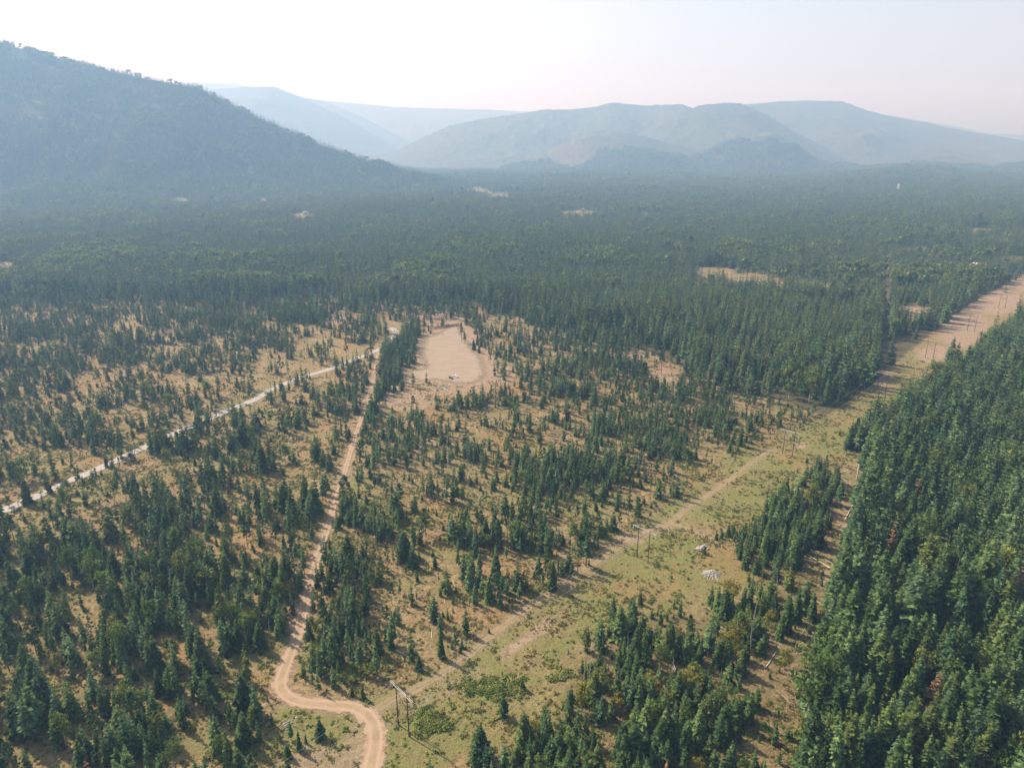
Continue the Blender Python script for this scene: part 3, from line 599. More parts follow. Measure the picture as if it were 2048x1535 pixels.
# ------------------------------------------------------------------ where the trees stand
ZONES = [  # polygon, trees per hectare, clumpiness, (mean height, spread), mix
    (RIGHTF, 450, .32, (24.5, 5.0), dict(sa=.50, sb=.26, sc=.10, ba=.03, pa=.03, bb=.002, ta=.01, br=.002)),
    (REGROW, 520, .25, (11, 3.0), dict(sa=.38, ya=.38, sb=.12, tb=.06, ba=.04, da=.02)),
    (SEWOOD, 540, .55, (10.0, 3.8), dict(sa=.26, ya=.34, yb=.08, sb=.10, tb=.06, ba=.10, bb=.05, da=.025, pa=.005)),
    (ISLAND, 430, .35, (14.5, 4.0), dict(sa=.5, sb=.2, ya=.2, ta=.1)),
    (MIDW, 280, .68, (10.5, 3.6), dict(sa=.17, sb=.07, ya=.17, yb=.03, ta=.22, tb=.14, pa=.11, pb=.05, ba=.03, da=.02)),
    (LOWLEFT, 330, .58, (12.6, 4.2), dict(sa=.34, sb=.16, sc=.03, ya=.14, ta=.10, tb=.08, pa=.06, pb=.02, ba=.05, bb=.006, da=.01, br=.004)),
    (LEFTW, 210, .62, (12.5, 3.6), dict(sa=.20, sb=.10, ya=.12, yb=.03, ta=.17, tb=.12, pa=.14, pb=.05, ba=.05, bb=.006, da=.015, br=.005)),
    (LEFTN, 230, .66, (11.5, 3.6), dict(sa=.16, sb=.10, ya=.13, ta=.22, tb=.10, pa=.17, pb=.05, ba=.06, da=.03)),
]
FARMIX = dict(sa=.50, sb=.34, sc=.10, ba=.06)
def noroad(x, y):
    m = (dist_line(x, y, GRAVEL)[0] > np.where(inside(x, y, LEFTN), 15.0, 5.4) - 4 * (fbm(x / 15, y / 15, 2, 77) > .6)) & (dist_line(x, y, GRAVEL[10:])[0] > 8) & (dist_line(x, y, DIRT)[0] > 3.6)
    return m & (dist_line(x, y, CUT)[0] > 4.5) & ~inside(x, y, PAD) & (dist_line(x, y, TRACK3)[0] > 5)
def in_view(x, y, mx=.07, ybot=1.12):
    px, py, z = to_px(x, y, 8.0)
    return (px > -2048 * mx) & (px < 2048 * (1 + mx)) & (py < 1535 * ybot) & (z > 0)
PTS = []   # x, y, key, height, widthfactor
def scatter(x, y, dens, cell_area, mix, hm, hs, rng):
    keep = rng.random(len(x)) < dens * cell_area / 10000.0
    x, y = x[keep], y[keep]; ks = list(mix); pr = np.array([mix[k] for k in ks]); pr /= pr.sum()
    k = rng.choice(len(ks), len(x), p=pr)
    hh = np.clip(hm + hs * rng.normal(size=len(x)), hm * .3, hm * 1.55)
    return x, y, np.array([KEYS.index(q) for q in ks])[k], hh
def jgrid(x0, x1, y0, y1, c):
    X, Y = np.meshgrid(np.arange(x0, x1, c), np.arange(y0, y1, c)); X = X.ravel(); Y = Y.ravel()
    return X + (R.random(len(X)) - .5) * c * .95, Y + (R.random(len(X)) - .5) * c * .95
# near and middle ground
c = 3.3
x, y = jgrid(-900, 900, 128, 1250, c)
v = in_view(x, y, .07) ; x, y = x[v], y[v]
ok = noroad(x, y); x, y = x[ok], y[ok]
op = ell(x, y, OPEN); de = ell(x, y, DENSE); cor = inside(x, y, CORR)
n1 = fbm(x / 16, y / 16, 3, 81); n2 = fbm(x / 45, y / 45, 2, 82); used = np.zeros(len(x), bool)
hn = fbm(x / 35, y / 35, 2, 83)
wob1 = (fbm(x / 22, y / 22, 3, 85) - .5) * 34; wob2 = (fbm(x / 22, y / 22, 3, 86) - .5) * 34
EVERY = np.array([(-2000, 0), (2000, 0), (2000, 1260), (-2000, 1260)])
for poly, dn, cl, (hm, hs), mix in ZONES + [(EVERY, 110, .6, (12, 4.5), dict(sa=.2, ta=.3, tb=.1, pa=.25, ya=.1, da=.05))]:
    if poly is EVERY: used |= inside(x, y, STRIP) | inside(x, y, FARF) & (y > 560)
    m = (inside(x, y, poly) if poly is RIGHTF else inside(x + wob1 * .6, y + wob2 * .6, poly) & ~inside(x, y, STRIP)) & ~used & ~cor; used |= m
    q = np.where(m)[0]
    f = sstep(.40, .62, .65 * n1[q] + .35 * n2[q]) * 2.0
    d = dn * ((1 - cl) + cl * f)
    if poly is not RIGHTF: d = d * (1 - .94 * op[q]) * (1 + 1.3 * de[q])
    a, b, k, hh = scatter(x[q], y[q], d, c * c, mix, hm, hs, R)
    hh = hh * (.82 + .36 * fbm(a / 35, b / 35, 2, 83))
    PTS.append((a, b, k, hh))
for poly, dn in ((MIDW, 130), (SEWOOD, 200), (LEFTW, 70), (LOWLEFT, 90), (LEFTN, 70), (REGROW, 150)):
    q = np.where(inside(x, y, poly) & ~cor)[0]
    a, b, k, hh = scatter(x[q] + 1.5, y[q] + 1.1, dn * (1 - .5 * op[q]) * sstep(.35, .6, fbm(x[q] / 12, y[q] / 12, 3, 89)) * 1.5, c * c, dict(ya=.34, yb=.16, ba=.16, tb=.2, ta=.14), 3.8, 1.5, R)
    g_ = noroad(a, b); PTS.append((a[g_], b[g_], k[g_], hh[g_]))
q = np.where((dist_line(x, y, FARF)[0] < 70) & ~inside(x, y, FARF) & ~cor & (y > 520))[0]
a, b, k, hh = scatter(x[q], y[q], 130 * (1 - .8 * op[q]), c * c, dict(ta=.35, pa=.3, sa=.2, tb=.15), 17, 4.5, R); PTS.append((a, b, k, hh))
# forest fringe of small trees inside the corridor and strip
m = (inside(x, y, CORR) | inside(x, y, STRIP)) & (y < 480) & (dist_line(x, y, TRACK)[0] > 12)
q = np.where(m)[0]; ed = dist_line(x[q], y[q], np.vstack([CORR, CORR[:1]]))[0]
a, b, k, hh = scatter(x[q], y[q], 55 * (1 - sstep(2, 14, ed)) + 3, c * c, dict(ya=.5, yb=.3, ba=.15, da=.05), 4.5, 1.5, R)
PTS.append((a, b, k, hh))
# far forest
def farpass(y0, y1, c, hm, wid):
    x, y = jgrid(-4600, 4600, y0, y1, c); v = in_view(x, y, .06); x, y = x[v], y[v]
    mt = mountain(x, y) if y1 > 1700 else np.zeros(len(x))
    okf = inside(x + (fbm(x / 30, y / 30, 3, 87) - .5) * 90, y + (fbm(x / 30, y / 30, 3, 88) - .5) * 120, FARF) & ~inside(x, y, CORR) & ~inside(x, y, PAD) & noroad(x, y) | (y > 3150) | (mt > 3); x, y = x[okf], y[okf]; mt = mt[okf]
    op = ell(x, y, FARCLEAR) * (mt[:] < 25 if len(mt) else 1)
    dn = 10000 / (c * c) * (.60 + .4 * sstep(.3, .55, fbm(x / 50, y / 50, 2, 91)))
    if y1 > 5000: qx, qy, _ = to_px(x, y, mt); dn = dn * (((qx - 1140) / 52) ** 2 + ((qy - 305) / 28) ** 2 > 1)
    px, py, _ = to_px(x, y)
    thin = (np.abs(py - (560 + (px - 1400) * .06)) < 26) & (px > 1380) & (px < 1780) & (y < 1400)
    thin |= (px > 1780) & (px < 1880) & (py > 575) & (py < 640)
    thin |= (dist_line(x, y, FARF)[0] < 26) & (y < 1300)
    thin |= (px > 480) & (px < 960) & (py > 596) & (py < 622)
    dn = dn * np.where(thin, .35, 1.0) * (1 - .97 * op)
    dn = dn * (1 - .85 * sstep(.66, .74, fbm(x / 110, y / 60, 3, 97)))
    a, b, k, hh = scatter(x, y, dn, c * c, FARMIX, hm, hm * .28, R)
    cl = fbm(a / 90, b / 90, 2, 95); bl = (R.random(len(a)) < .6 * sstep(.60, .72, cl)); k = np.where(bl, KEYS.index('ba'), k); st_ = (R.random(len(a)) < .6 * sstep(.5, .62, fbm(a / 200, b / 200, 3, 98))); k = np.where(st_ & ~bl & (R.random(len(a)) < .5), KEYS.index('sc'), k)
    hh = hh * np.where(k == KEYS.index('ba'), .8, 1.0) * (.62 + .72 * fbm(a / 130, b / 130, 3, 96))
    PTS.append((a, b, k, hh)); return
farpass(470, 1000, 4.4, 22.5, 1); farpass(1000, 1600, 5.4, 23.5, 1); farpass(1600, 2300, 6.2, 23, 1); farpass(2300, 3650, 7.8, 24, 1); farpass(3650, 5600, 13, 28, 1)
X = np.concatenate([q[0] for q in PTS]); Y = np.concatenate([q[1] for q in PTS]); K = np.concatenate([q[2] for q in PTS]); HH = np.concatenate([q[3] for q in PTS])
# the far passes must not double the nearer woods
far_in = np.zeros(len(X), bool); n0 = sum(len(q[0]) for q in PTS[:-5]); far_in[n0:] = True
dbl = np.zeros(len(X), bool); fi = np.where(far_in & (Y < 1250))[0]
for poly in (RIGHTF, ISLAND): dbl[fi] |= inside(X[fi], Y[fi], poly)
X, Y, K, HH = X[~dbl], Y[~dbl], K[~dbl], HH[~dbl]
# single trees one can point at: base pixel, kind, height
HAND = [(398, 846, 'sa', 14), (674, 748, 'sa', 13), (694, 730, 'sa', 8), (762, 668, 'ta', 16), (924, 684, 'pa', 20), (930, 688, 'ta', 17), (1058, 690, 'ta', 20), (948, 700, 'sa', 13), (958, 706, 'sb', 9), (962, 694, 'sa', 14), (955, 690, 'sb', 13),
        (872, 812, 'ta', 12), (890, 812, 'ta', 11), (828, 824, 'pa', 13), (843, 832, 'ya', 6), (936, 818, 'sa', 10), (1022, 838, 'pa', 17), (1054, 830, 'pa', 15), (1010, 790, 'sa', 13), (1020, 800, 'sa', 12),
        (545, 1450, 'tb', 6.5), (582, 1478, 'ta', 8), (598, 1500, 'sa', 9), (612, 1485, 'tb', 4.5), (641, 1474, 'ya', 8.5), (575, 1514, 'ya', 6), (552, 1500, 'ba', 4.5), (725, 1396, 'yb', 6), (704, 1390, 'yb', 5), (884, 1316, 'sa', 14), (838, 1340, 'ya', 7),
        (1408, 1110, 'ya', 5.5), (1432, 1080, 'ya', 5), (1443, 1078, 'ya', 6), (1456, 1073, 'ya', 8), (1466, 1068, 'ya', 6), (1343, 1158, 'ya', 2.5), (1376, 1160, 'yb', 2), (1226, 1240, 'sa', 12), (1238, 1250, 'ya', 9), (1280, 1210, 'ya', 7), (1262, 1222, 'ya', 7),
        (1415, 1318, 'ta', 21), (1398, 1325, 'sa', 13), (1570, 1265, 'sa', 19), (1590, 1245, 'sa', 18), (1605, 1225, 'sb', 17), (1622, 1240, 'sa', 15), (1558, 1280, 'sa', 14), (1705, 900, 'pa', 23), (1716, 905, 'ta', 22), (1697, 898, 'sa', 21), (1728, 905, 'sa', 22),
        (1254, 1305, 'da', 9), (1265, 1302, 'da', 7), (1228, 940, 'da', 12), (1362, 974, 'da', 13), (1554, 1195, 'da', 13), (1500, 1310, 'da', 16), (1562, 1320, 'da', 5), (1590, 1300, 'da', 6), (640, 1240, 'da', 8), (1316, 1325, 'da', 8), (960, 1420, 'da', 6),
        (470, 1260, 'ba', 15), (505, 1262, 'ba', 13), (352, 1320, 'ba', 11), (352, 1330, 'pb', 12), (120, 1345, 'bb', 11), (1460, 1310, 'bb', 12), (1470, 1320, 'bb', 9), (1665, 1530, 'bb', 11), (1330, 1560, 'br', 9), (1770, 1200, 'bb', 14), (1335, 1350, 'ba', 14), (1320, 1345, 'ba', 15),
        (1850, 545, 'sb', 22), (1975, 562, 'sa', 22), (2010, 585, 'sa', 22), (2035, 640, 'sa', 28), (1905, 742, 'sa', 27), (1898, 725, 'sb', 25)]
hx = np.array([at(q[0], q[1])[0] for q in HAND]); hy = np.array([at(q[0], q[1])[1] for q in HAND])
near_hand = np.zeros(len(X), bool)
for a, b in zip(hx, hy): near_hand |= (np.abs(X - a) < 3.0) & (np.abs(Y - b) < 3.5)
X = np.r_[hx, X[~near_hand]]; Y = np.r_[hy, Y[~near_hand]]; K = np.r_[[KEYS.index(q[2]) for q in HAND], K[~near_hand]].astype(int); HH = np.r_[[q[3] for q in HAND], HH[~near_hand]]
hand = np.zeros(len(X), bool); hand[:len(HAND)] = True
# wires and structures stay clear
STRUCT = [((-39.3, 195.1), (-34.9, 190.1)), ((60.6, 299.5), (65.0, 294.6)), ((175.7, 422.6), (180.1, 417.7)), ((295.5, 543.0), (300.0, 538.2)), ((388.5, 640.5), (393.0, 635.6)), ((492.0, 745.5), (496.5, 740.6)), ((600.0, 860.0), (604.5, 855.0))]
bad = np.zeros(len(X), bool)
for A, B in STRUCT: bad |= np.hypot(X - (A[0] + B[0]) / 2, Y - (A[1] + B[1]) / 2) < 11
mid = W([(807, 1460), (2005, 616)])
bad |= (dist_line(X, Y, np.array([(-142, 85), (-37, 193), (62, 297), (178, 420), (298, 540), (390, 638), (494, 743), (602, 858), (720, 985)]))[0] < 9) & (HH > 6)
bad |= (ell(X, Y, [(912, 776, 62, 26), (960, 770, 50, 22), (905, 700, 60, 50), (1423, 1152, 44, 30), (1404, 1102, 30, 20), (592, 1452, 18, 16)]) > .5) & ~hand
X, Y, K, HH, hand = X[~bad | hand], Y[~bad | hand], K[~bad | hand], HH[~bad | hand], hand[~bad | hand]
Z = height(X, Y) - .05
WF = 0.78 + .5 * R.random(len(X)) ** 1.3; ROT = R.random(len(X)) * 6.283; TX = (R.random(len(X)) - .5) * .07; TY = (R.random(len(X)) - .5) * .07
WF = WF * np.where(Y > 1600, 1.08, 1.0) * np.where(Y > 2300, 1.1, 1.0) * np.where(Y > 3650, 1.5, 1.0)
px, py, zc = to_px(X, Y, Z); ptx, pty, _ = to_px(X, Y, Z + HH); size = py - pty
kindarr = np.array([KIND[k] for k in KEYS])[K]
LIMIT = {'spruce_tree': 300, 'young_fir_tree': 140, 'thin_fir_tree': 120, 'pine_tree': 110, 'broadleaf_tree': 70, 'dead_tree': 30}
indiv = np.zeros(len(X), bool)
vis = (px > 4) & (px < 2044) & (pty > 20) & (pty < 1500) & (py < 1620) & (Y < 700)
for k, lim in LIMIT.items():
    q = np.where((kindarr == k) & vis)[0]; s = np.where(hand[q], 1e4, 0) + size[q]; q = q[np.argsort(-s)][:lim]; indiv[q] = True

# ------------------------------------------------------------------ the trees as individuals
ORD = ['first', 'second', 'third', 'fourth', 'fifth', 'sixth', 'seventh', 'eighth', 'ninth', 'tenth', 'eleventh', 'twelfth', 'thirteenth', 'fourteenth', 'fifteenth', 'sixteenth', 'seventeenth', 'eighteenth', 'nineteenth', 'twentieth']
def where_(px, py):
    if px > 1600 and py > 870:
        a = 'near corner' if py > 1480 else 'lower' if py > 1330 else 'middle' if py > 1120 else 'upper'
        return f"right forest's {a} {'left side' if px < 1760 else 'centre' if px < 1900 else 'right side'}"
    if px > 1440 and 900 < py < 1180: return 'young stand beside slash strip'
    if px > 880 and py > 1180 and px + (py - 1180) * .2 > 1100:
        return 'wood below wood pile, ' + ('bottom' if py > 1440 else 'middle' if py > 1330 else 'upper') + (' left' if px < 1250 else ' right' if px > 1450 else ' centre')
    if px > 560 and px < 880 and py > 1380: return 'open ground beside road bend'
    if px < 600 and py > 1100:
        return 'left woods, ' + ('bottom' if py > 1480 else 'lower' if py > 1350 else 'middle' if py > 1220 else 'upper') + (' far left' if px < 160 else ' centre' if px < 330 else ' roadside')
    if px >= 560 and px < 900 and py > 1000: return ('lower' if py > 1200 else 'upper') + ' woods east of dirt road'
    if py < 760: return 'ground around gravel pad'
    if px > 880 and py > 950: return ('lower' if py > 1120 else 'upper') + ' woods left of power line'
    if px < 700: return 'woods between the two roads'
    return 'woods right of gravel pad'
def nth(n):
    n += 1; return ORD[n - 1] if n <= 20 else f"{n}{'th' if n % 100 in (11, 12, 13) else {1: 'st', 2: 'nd', 3: 'rd'}.get(n % 10, 'th')}"
groups = {}
for i in np.where(indiv)[0]:
    key = KEYS[K[i]]; vs = [v for v in VAR if v[:2] == key]; vn = vs[i % len(vs)]
    groups.setdefault((KIND[key], VAR[vn]['word'], where_(px[i], min(py[i], 1535))), []).append((i, vn))
NICE = {'spruce_tree': 'spruce', 'young_fir_tree': 'young fir', 'thin_fir_tree': 'thin fir', 'pine_tree': 'pine', 'broadleaf_tree': 'broadleaf tree', 'dead_tree': 'leafless dead tree'}
PLUR = {'spruce_tree': 'spruces', 'young_fir_tree': 'young firs', 'thin_fir_tree': 'thin firs', 'pine_tree': 'pines', 'broadleaf_tree': 'broadleaf trees', 'dead_tree': 'dead trees'}
for (kind, word, wh), items in groups.items():
    items.sort(key=lambda q: px[q[0]]); hs = sorted([HH[q[0]] for q in items])
    for n, (i, vn) in enumerate(items):
        v = VAR[vn]; h = float(HH[i]); w = h * float(WF[i])
        root = empty(kind, (float(X[i]), float(Y[i]), float(Z[i])), float(ROT[i])); root.rotation_euler = (float(TX[i]), float(TY[i]), float(ROT[i]))
        if kind == 'dead_tree' and hand[i]: root.rotation_euler = (float(TX[i]) * 3, float(TY[i]) * 3, float(ROT[i]))
        rel = 'tall' if h > hs[-1] * .9 and len(items) > 1 else 'short' if h < hs[0] * 1.12 and len(items) > 1 else 'mid-sized' if len(items) > 1 else ''
        o = f', {nth(n)} from left' if len(items) > 1 else ''
        pre = f'{rel} {word}'.strip()
        tag(root, f'{pre} {NICE[kind]} in {wh}{o}', 'dead tree' if kind == 'dead_tree' else 'tree', f'{PLUR[kind]} in {wh.split(",")[0]}')
        t = link('trunk', v['trunk'], root); t.scale = (h, h, h)
        if v['crown'] is not None:
            cr = link('crown', v['crown'], root); cr.scale = (w, w, h)

# ------------------------------------------------------------------ the rest of the forest: one mass of each kind
def instancer(name, xs, ys, zs, idx, rot, scl, meshes, label):
    cl = bpy.data.collections.new(name + '_sources')            # a plant library, never linked to the scene
    for j, m_ in enumerate(meshes):
        o = bpy.data.objects.new(f'{name}_{j:03d}', m_); cl.objects.link(o)
    me = bpy.data.meshes.new(name); me.vertices.add(len(xs)); me.vertices.foreach_set('co', np.stack([xs, ys, zs], 1).astype(np.float32).ravel())
    a = me.attributes.new('pick', 'INT', 'POINT'); a.data.foreach_set('value', idx.astype(np.int32))
    a = me.attributes.new('turn', 'FLOAT_VECTOR', 'POINT'); a.data.foreach_set('vector', rot.astype(np.float32).ravel())
    a = me.attributes.new('size', 'FLOAT_VECTOR', 'POINT'); a.data.foreach_set('vector', scl.astype(np.float32).ravel())
    o = link(name, me); ng = bpy.data.node_groups.new(name + '_scatter', 'GeometryNodeTree')
    ng.interface.new_socket('Geometry', in_out='INPUT', socket_type='NodeSocketGeometry'); ng.interface.new_socket('Geometry', in_out='OUTPUT', socket_type='NodeSocketGeometry')
    n = ng.nodes; gi = n.new('NodeGroupInput'); go = n.new('NodeGroupOutput'); ci = n.new('GeometryNodeCollectionInfo'); ip = n.new('GeometryNodeInstanceOnPoints')
    ci.inputs[0].default_value = cl; ci.inputs['Separate Children'].default_value = True; ci.inputs['Reset Children'].default_value = True
    def na(nm, ty): q = n.new('GeometryNodeInputNamedAttribute'); q.data_type = ty; q.inputs[0].default_value = nm; return q.outputs[0]
    l = ng.links; l.new(gi.outputs[0], ip.inputs['Points']); l.new(ci.outputs[0], ip.inputs['Instance']); ip.inputs['Pick Instance'].default_value = True
    l.new(na('pick', 'INT'), ip.inputs['Instance Index']); l.new(na('turn', 'FLOAT_VECTOR'), ip.inputs['Rotation']); l.new(na('size', 'FLOAT_VECTOR'), ip.inputs['Scale']); l.new(ip.outputs[0], go.inputs[0])
    md = o.modifiers.new('scatter', 'NODES'); md.node_group = ng
    return tag(o, label, kind='stuff')
rest = ~indiv
MASS = {'spruce_tree': ('spruce_forest', 'dense spruce forest filling the valley and the mountain foot'), 'young_fir_tree': ('young_fir_growth', 'bushy young firs spread through the thinned woods'),
        'thin_fir_tree': ('thin_fir_woods', 'sparse thin firs left standing in the thinned woods'), 'pine_tree': ('pine_woods', 'grey-green pines scattered through the thinned woods'),
        'broadleaf_tree': ('broadleaf_woods', 'pale green broadleaf crowns dotted through the conifer forest'), 'dead_tree': ('dead_tree_stems', 'bleached dead stems scattered through the woods')}
for kind, (nm, lab) in MASS.items():
    ks = [k for k in KEYS if KIND[k] == kind]; meshes = []; base = {}; fbase = {}
    for k in ks:
        base[k] = (len(meshes), len(LOD[k])); meshes += LOD[k]
    for k in ks:
        if k in FAR: fbase[k] = (len(meshes), len(FAR[k])); meshes += FAR[k]
        else: fbase[k] = base[k]
    q = np.where(rest & (kindarr == kind))[0]
    pick = np.zeros(len(q), int); rr = R.random(len(q))
    for k in ks:
        m = K[q] == KEYS.index(k)
        b0, c0 = base[k]; b1, c1 = fbase[k]; far = Y[q] > 950
        pick = np.where(m & ~far, b0 + (rr * c0).astype(int), pick); pick = np.where(m & far, b1 + (rr * c1).astype(int), pick)
    w = HH[q] * WF[q]
    instancer(nm, X[q], Y[q], Z[q], pick, np.stack([TX[q], TY[q], ROT[q]], 1), np.stack([w, w, HH[q]], 1), meshes, lab)
print('TREES', len(X), 'individual', int(indiv.sum()))

# ------------------------------------------------------------------ undergrowth and slash
def bush(seed, m, n=5, leaf=.16, per=9, flat=.6):
    g = np.random.default_rng(seed); C = [((g.random() - .5) * .9, (g.random() - .5) * .9, .22 + .15 * g.random(), .3 + .15 * g.random()) for _ in range(n)]
    V, F = puffs(seed, C, leaf, per, flat); return mesh_from('bush', V, F, [M[m]])
def tuft(seed, m, n=16):
    g = np.random.default_rng(seed); V = []; F = []
    for i in range(n):
        a = g.random() * 6.28; r = g.random() * .5; x, y = math.cos(a) * r, math.sin(a) * r; b = g.random() * 6.28; w = .10; lx, ly = (g.random(2) - .5) * .5
        k = len(V); V += [(x - math.cos(b) * w, y - math.sin(b) * w, 0), (x + math.cos(b) * w, y + math.sin(b) * w, 0), (x + lx, y + ly, .5 + .4 * g.random())]; F.append((k, k + 1, k + 2))
    return mesh_from('tuft', V, F, [M[m]])
bushes = [bush(500 + i, 'fol_brush') for i in range(4)] + [bush(510 + i, 'fol_leaf') for i in range(2)] + [bush(515 + i, 'fol_dark', 4) for i in range(2)] + [bush(520 + i, 'fol_straw') for i in range(2)] + [bush(525, 'fol_yellow')] + [tuft(530 + i, 'fol_straw') for i in range(3)]
x, y = jgrid(-480, 480, 135, 700, 1.05); v = in_view(x, y, .03, 1.05) & noroad(x, y); x, y = x[v], y[v]
inr = inside(x, y, RIGHTF); x, y = x[~inr], y[~inr]
cor = inside(x, y, CORR); st = inside(x, y, STRIP); td = dist_line(x, y, TRACK)[0]
gn = sstep(.46, .58, fbm(x / 7, y / 7, 3, 101) * .6 + fbm(x / 19, y / 19, 3, 102) * .4); g2 = fbm(x / 28, y / 28, 3, 41)
pr = (.10 + .85 * gn) * np.where(cor, .6, .8) * np.where(td < 2.6, .05, 1) * sstep(720, 330, y) * (1 - .7 * ell(x, y, [(1450, 1150, 70, 50), (1270, 1080, 50, 20), (640, 1400, 60, 20)]))
k = R.random(len(x)) < pr; x, y, gn, g2, cor = x[k], y[k], gn[k], g2[k], cor[k]
u = R.random(len(x)); gw = sstep(.44, .6, g2)
pick = np.where(u < .30 + .3 * gw, (R.random(len(x)) * 4).astype(int), np.where(u < .40 + .3 * gw, 4 + (R.random(len(x)) * 2).astype(int), np.where(u < .47 + .3 * gw, 6 + (R.random(len(x)) * 2).astype(int), np.where(u > .995, 10, np.where(u < .8, 8 + (R.random(len(x)) * 2).astype(int), 11 + (R.random(len(x)) * 3).astype(int))))))
s = .40 + .95 * R.random(len(x)) ** 2.2
s = s * (1 + .9 * (R.random(len(x)) < .03))
rot = np.stack([np.zeros(len(x)), np.zeros(len(x)), R.random(len(x)) * 6.28], 1)
instancer('undergrowth', x, y, height(x, y) - .03, pick, rot, np.stack([s * 1.25, s * 1.25, s], 1), bushes, 'low shrubs and dry grass tufts covering the open ground')
print('BUSHES', len(x))
# thickets of low green bushes that stand out in the clearing
tx = []
for (cx, cy_, rx, ry, n) in [(862, 1448, 26, 22, 150), (985, 1375, 60, 18, 200), (1120, 1350, 20, 10, 40), (700, 1345, 40, 20, 90), (640, 1300, 30, 50, 120), (1500, 1240, 60, 20, 120), (690, 1000, 16, 40, 90), (470, 1385, 30, 12, 60), (1550, 1000, 30, 20, 60), (800, 1050, 60, 20, 80), (1600, 1500, 20, 60, 80), (1470, 1290, 30, 20, 70), (1100, 1480, 80, 40, 120)]:
    for _ in range(n):
        a = random.random() * 6.28; r = random.random() ** .8 * (1.25 + .4 * math.sin(3 * a + cx)); tx.append(at(cx + rx * r * math.cos(a), cy_ + ry * r * math.sin(a)))
tx = np.array(tx); k = noroad(tx[:, 0], tx[:, 1]); tx = tx[k]; s = 1.0 + 1.4 * R.random(len(tx))
instancer('thicket_bushes', tx[:, 0], tx[:, 1], height(tx[:, 0], tx[:, 1]) - .05, (R.random(len(tx)) * 3).astype(int), np.stack([0 * s, 0 * s, R.random(len(tx)) * 6.28], 1), np.stack([s, s, s * .8], 1),
          [bush(540, 'fol_leaf', 6), bush(541, 'fol_brush', 6), bush(542, 'fol_brush', 6)], 'thickets of low green bushes beside the power line')
# small branches and stumps left from the felling
logs_src = []
for i in range(4):
    mb = MB(); g = random.Random(i); mb.tube([(-.5, 0, .02), (0, g.uniform(-.04, .04), .03), (.5, g.uniform(-.05, .05), .02)], [.022, .018, .010], 4)
    if i % 2: mb.tube([(.1, 0, .02), (.35, .16, .06)], [.01, .004], 3)
    logs_src.append(mb.mesh('branch', [M['bark_pale'] if i < 3 else M['bark_grey']]))
x, y = jgrid(-420, 420, 140, 720, 2.6); v = in_view(x, y, .03, 1.05) & noroad(x, y); x, y = x[v], y[v]
w_ = inside(x, y, MIDW) * .55 + inside(x, y, SEWOOD) * 1.1 + inside(x, y, STRIP) * 2.2 + inside(x, y, LEFTW) * .18 + inside(x, y, LEFTN) * .15 + inside(x, y, REGROW) * .5
cl = sstep(.5, .66, fbm(x / 14, y / 14, 3, 111)); k = R.random(len(x)) < w_ * (.05 + .38 * cl); x, y = x[k], y[k]
L = 1.2 + 5.5 * R.random(len(x)) ** 2; th = .5 + .6 * R.random(len(x)) + .25 * L
a = R.normal(size=len(x)) * .7 - .45 + (R.random(len(x)) < .3) * 1.3
instancer('fallen_branches', x, y, height(x, y) + .08, (R.random(len(x)) * 4).astype(int), np.stack([0 * x, (R.random(len(x)) - .5) * .12, a], 1), np.stack([L, th * 2.2, th * 2.2], 1), logs_src, 'pale felled branches and stems scattered over the logged ground')

# ------------------------------------------------------------------ power line
line_d = Vector((.69, .724, 0)).normalized()
INS = {}
PH = 17.4; ARM_Z = 16.6; ARM_HALF = 6.8
NEARW = ['tallest in view, beside the bend of the dirt road', 'second from the camera, beside the worn track', 'third from the camera, at the end of the worn track', 'fourth from the camera, against the shaded forest edge', 'fifth from the camera, on the grass before the tan clearing', 'sixth from the camera, on the tan clearing', 'farthest one, at the upper right end of the clearing']
attach = [[], [], []]
for i, (A, B) in enumerate(STRUCT):
    A = Vector((*A, 0)); B = Vector((*B, 0)); Cn = (A + B) / 2; Cn.z = float(height(Cn.x, Cn.y)); d = (B - A).normalized(); sp = (B - A).length
    e = empty('power_pole_structure', Cn, math.atan2(d.y, d.x))
    tag(e, 'H-frame power line structure, ' + NEARW[i], 'utility pole', 'wooden H-frame structures along the power line')
    for s in (-1, 1):
        mb = MB(); mb.tube([(s * sp / 2, 0, -.6), (s * sp / 2, 0, PH * .5), (s * sp / 2, 0, PH)], [.24, .20, .15], 8); mb.build('pole', M['pole'], e, smooth=False)
    mb = MB(); mb.box((0, .24, ARM_Z), (ARM_HALF * 2, .12, .27)); mb.box((0, -.24, ARM_Z), (ARM_HALF * 2, .12, .27)); mb.build('crossarm', M['arm'], e)
    zt, zb = ARM_Z - 2.2, ARM_Z - 7.2
    for s in (-1, 1):
        mb = MB(); mb.tube([(-s * sp / 2, s * .20, zt), (s * sp / 2, s * .20, zb)], .09, 5); mb.build('brace', M['pole'], e)
    for j, xo in enumerate((-ARM_HALF + .3, 0, ARM_HALF - .3)):
        mb = MB(); pts = [(xo, 0, ARM_Z - .18)]; rad = [.03]
        for q in range(7):
            z0 = ARM_Z - .35 - q * .2; pts += [(xo, 0, z0), (xo, 0, z0 - .06), (xo, 0, z0 - .10)]; rad += [.05, .14, .05]
        pts.append((xo, 0, ARM_Z - 1.9)); rad.append(.03)
        mb.tube(pts, rad, 7); mb.build('insulator', M['ins'], e)
        attach[j].append(Cn + d * xo + Vector((0, 0, ARM_Z - 1.9)))
PREV = Vector((-142.0, 85.0, 0)); NEXT = Vector((708.0, 972.0, 0)); d0 = Vector((.66, -.75, 0))
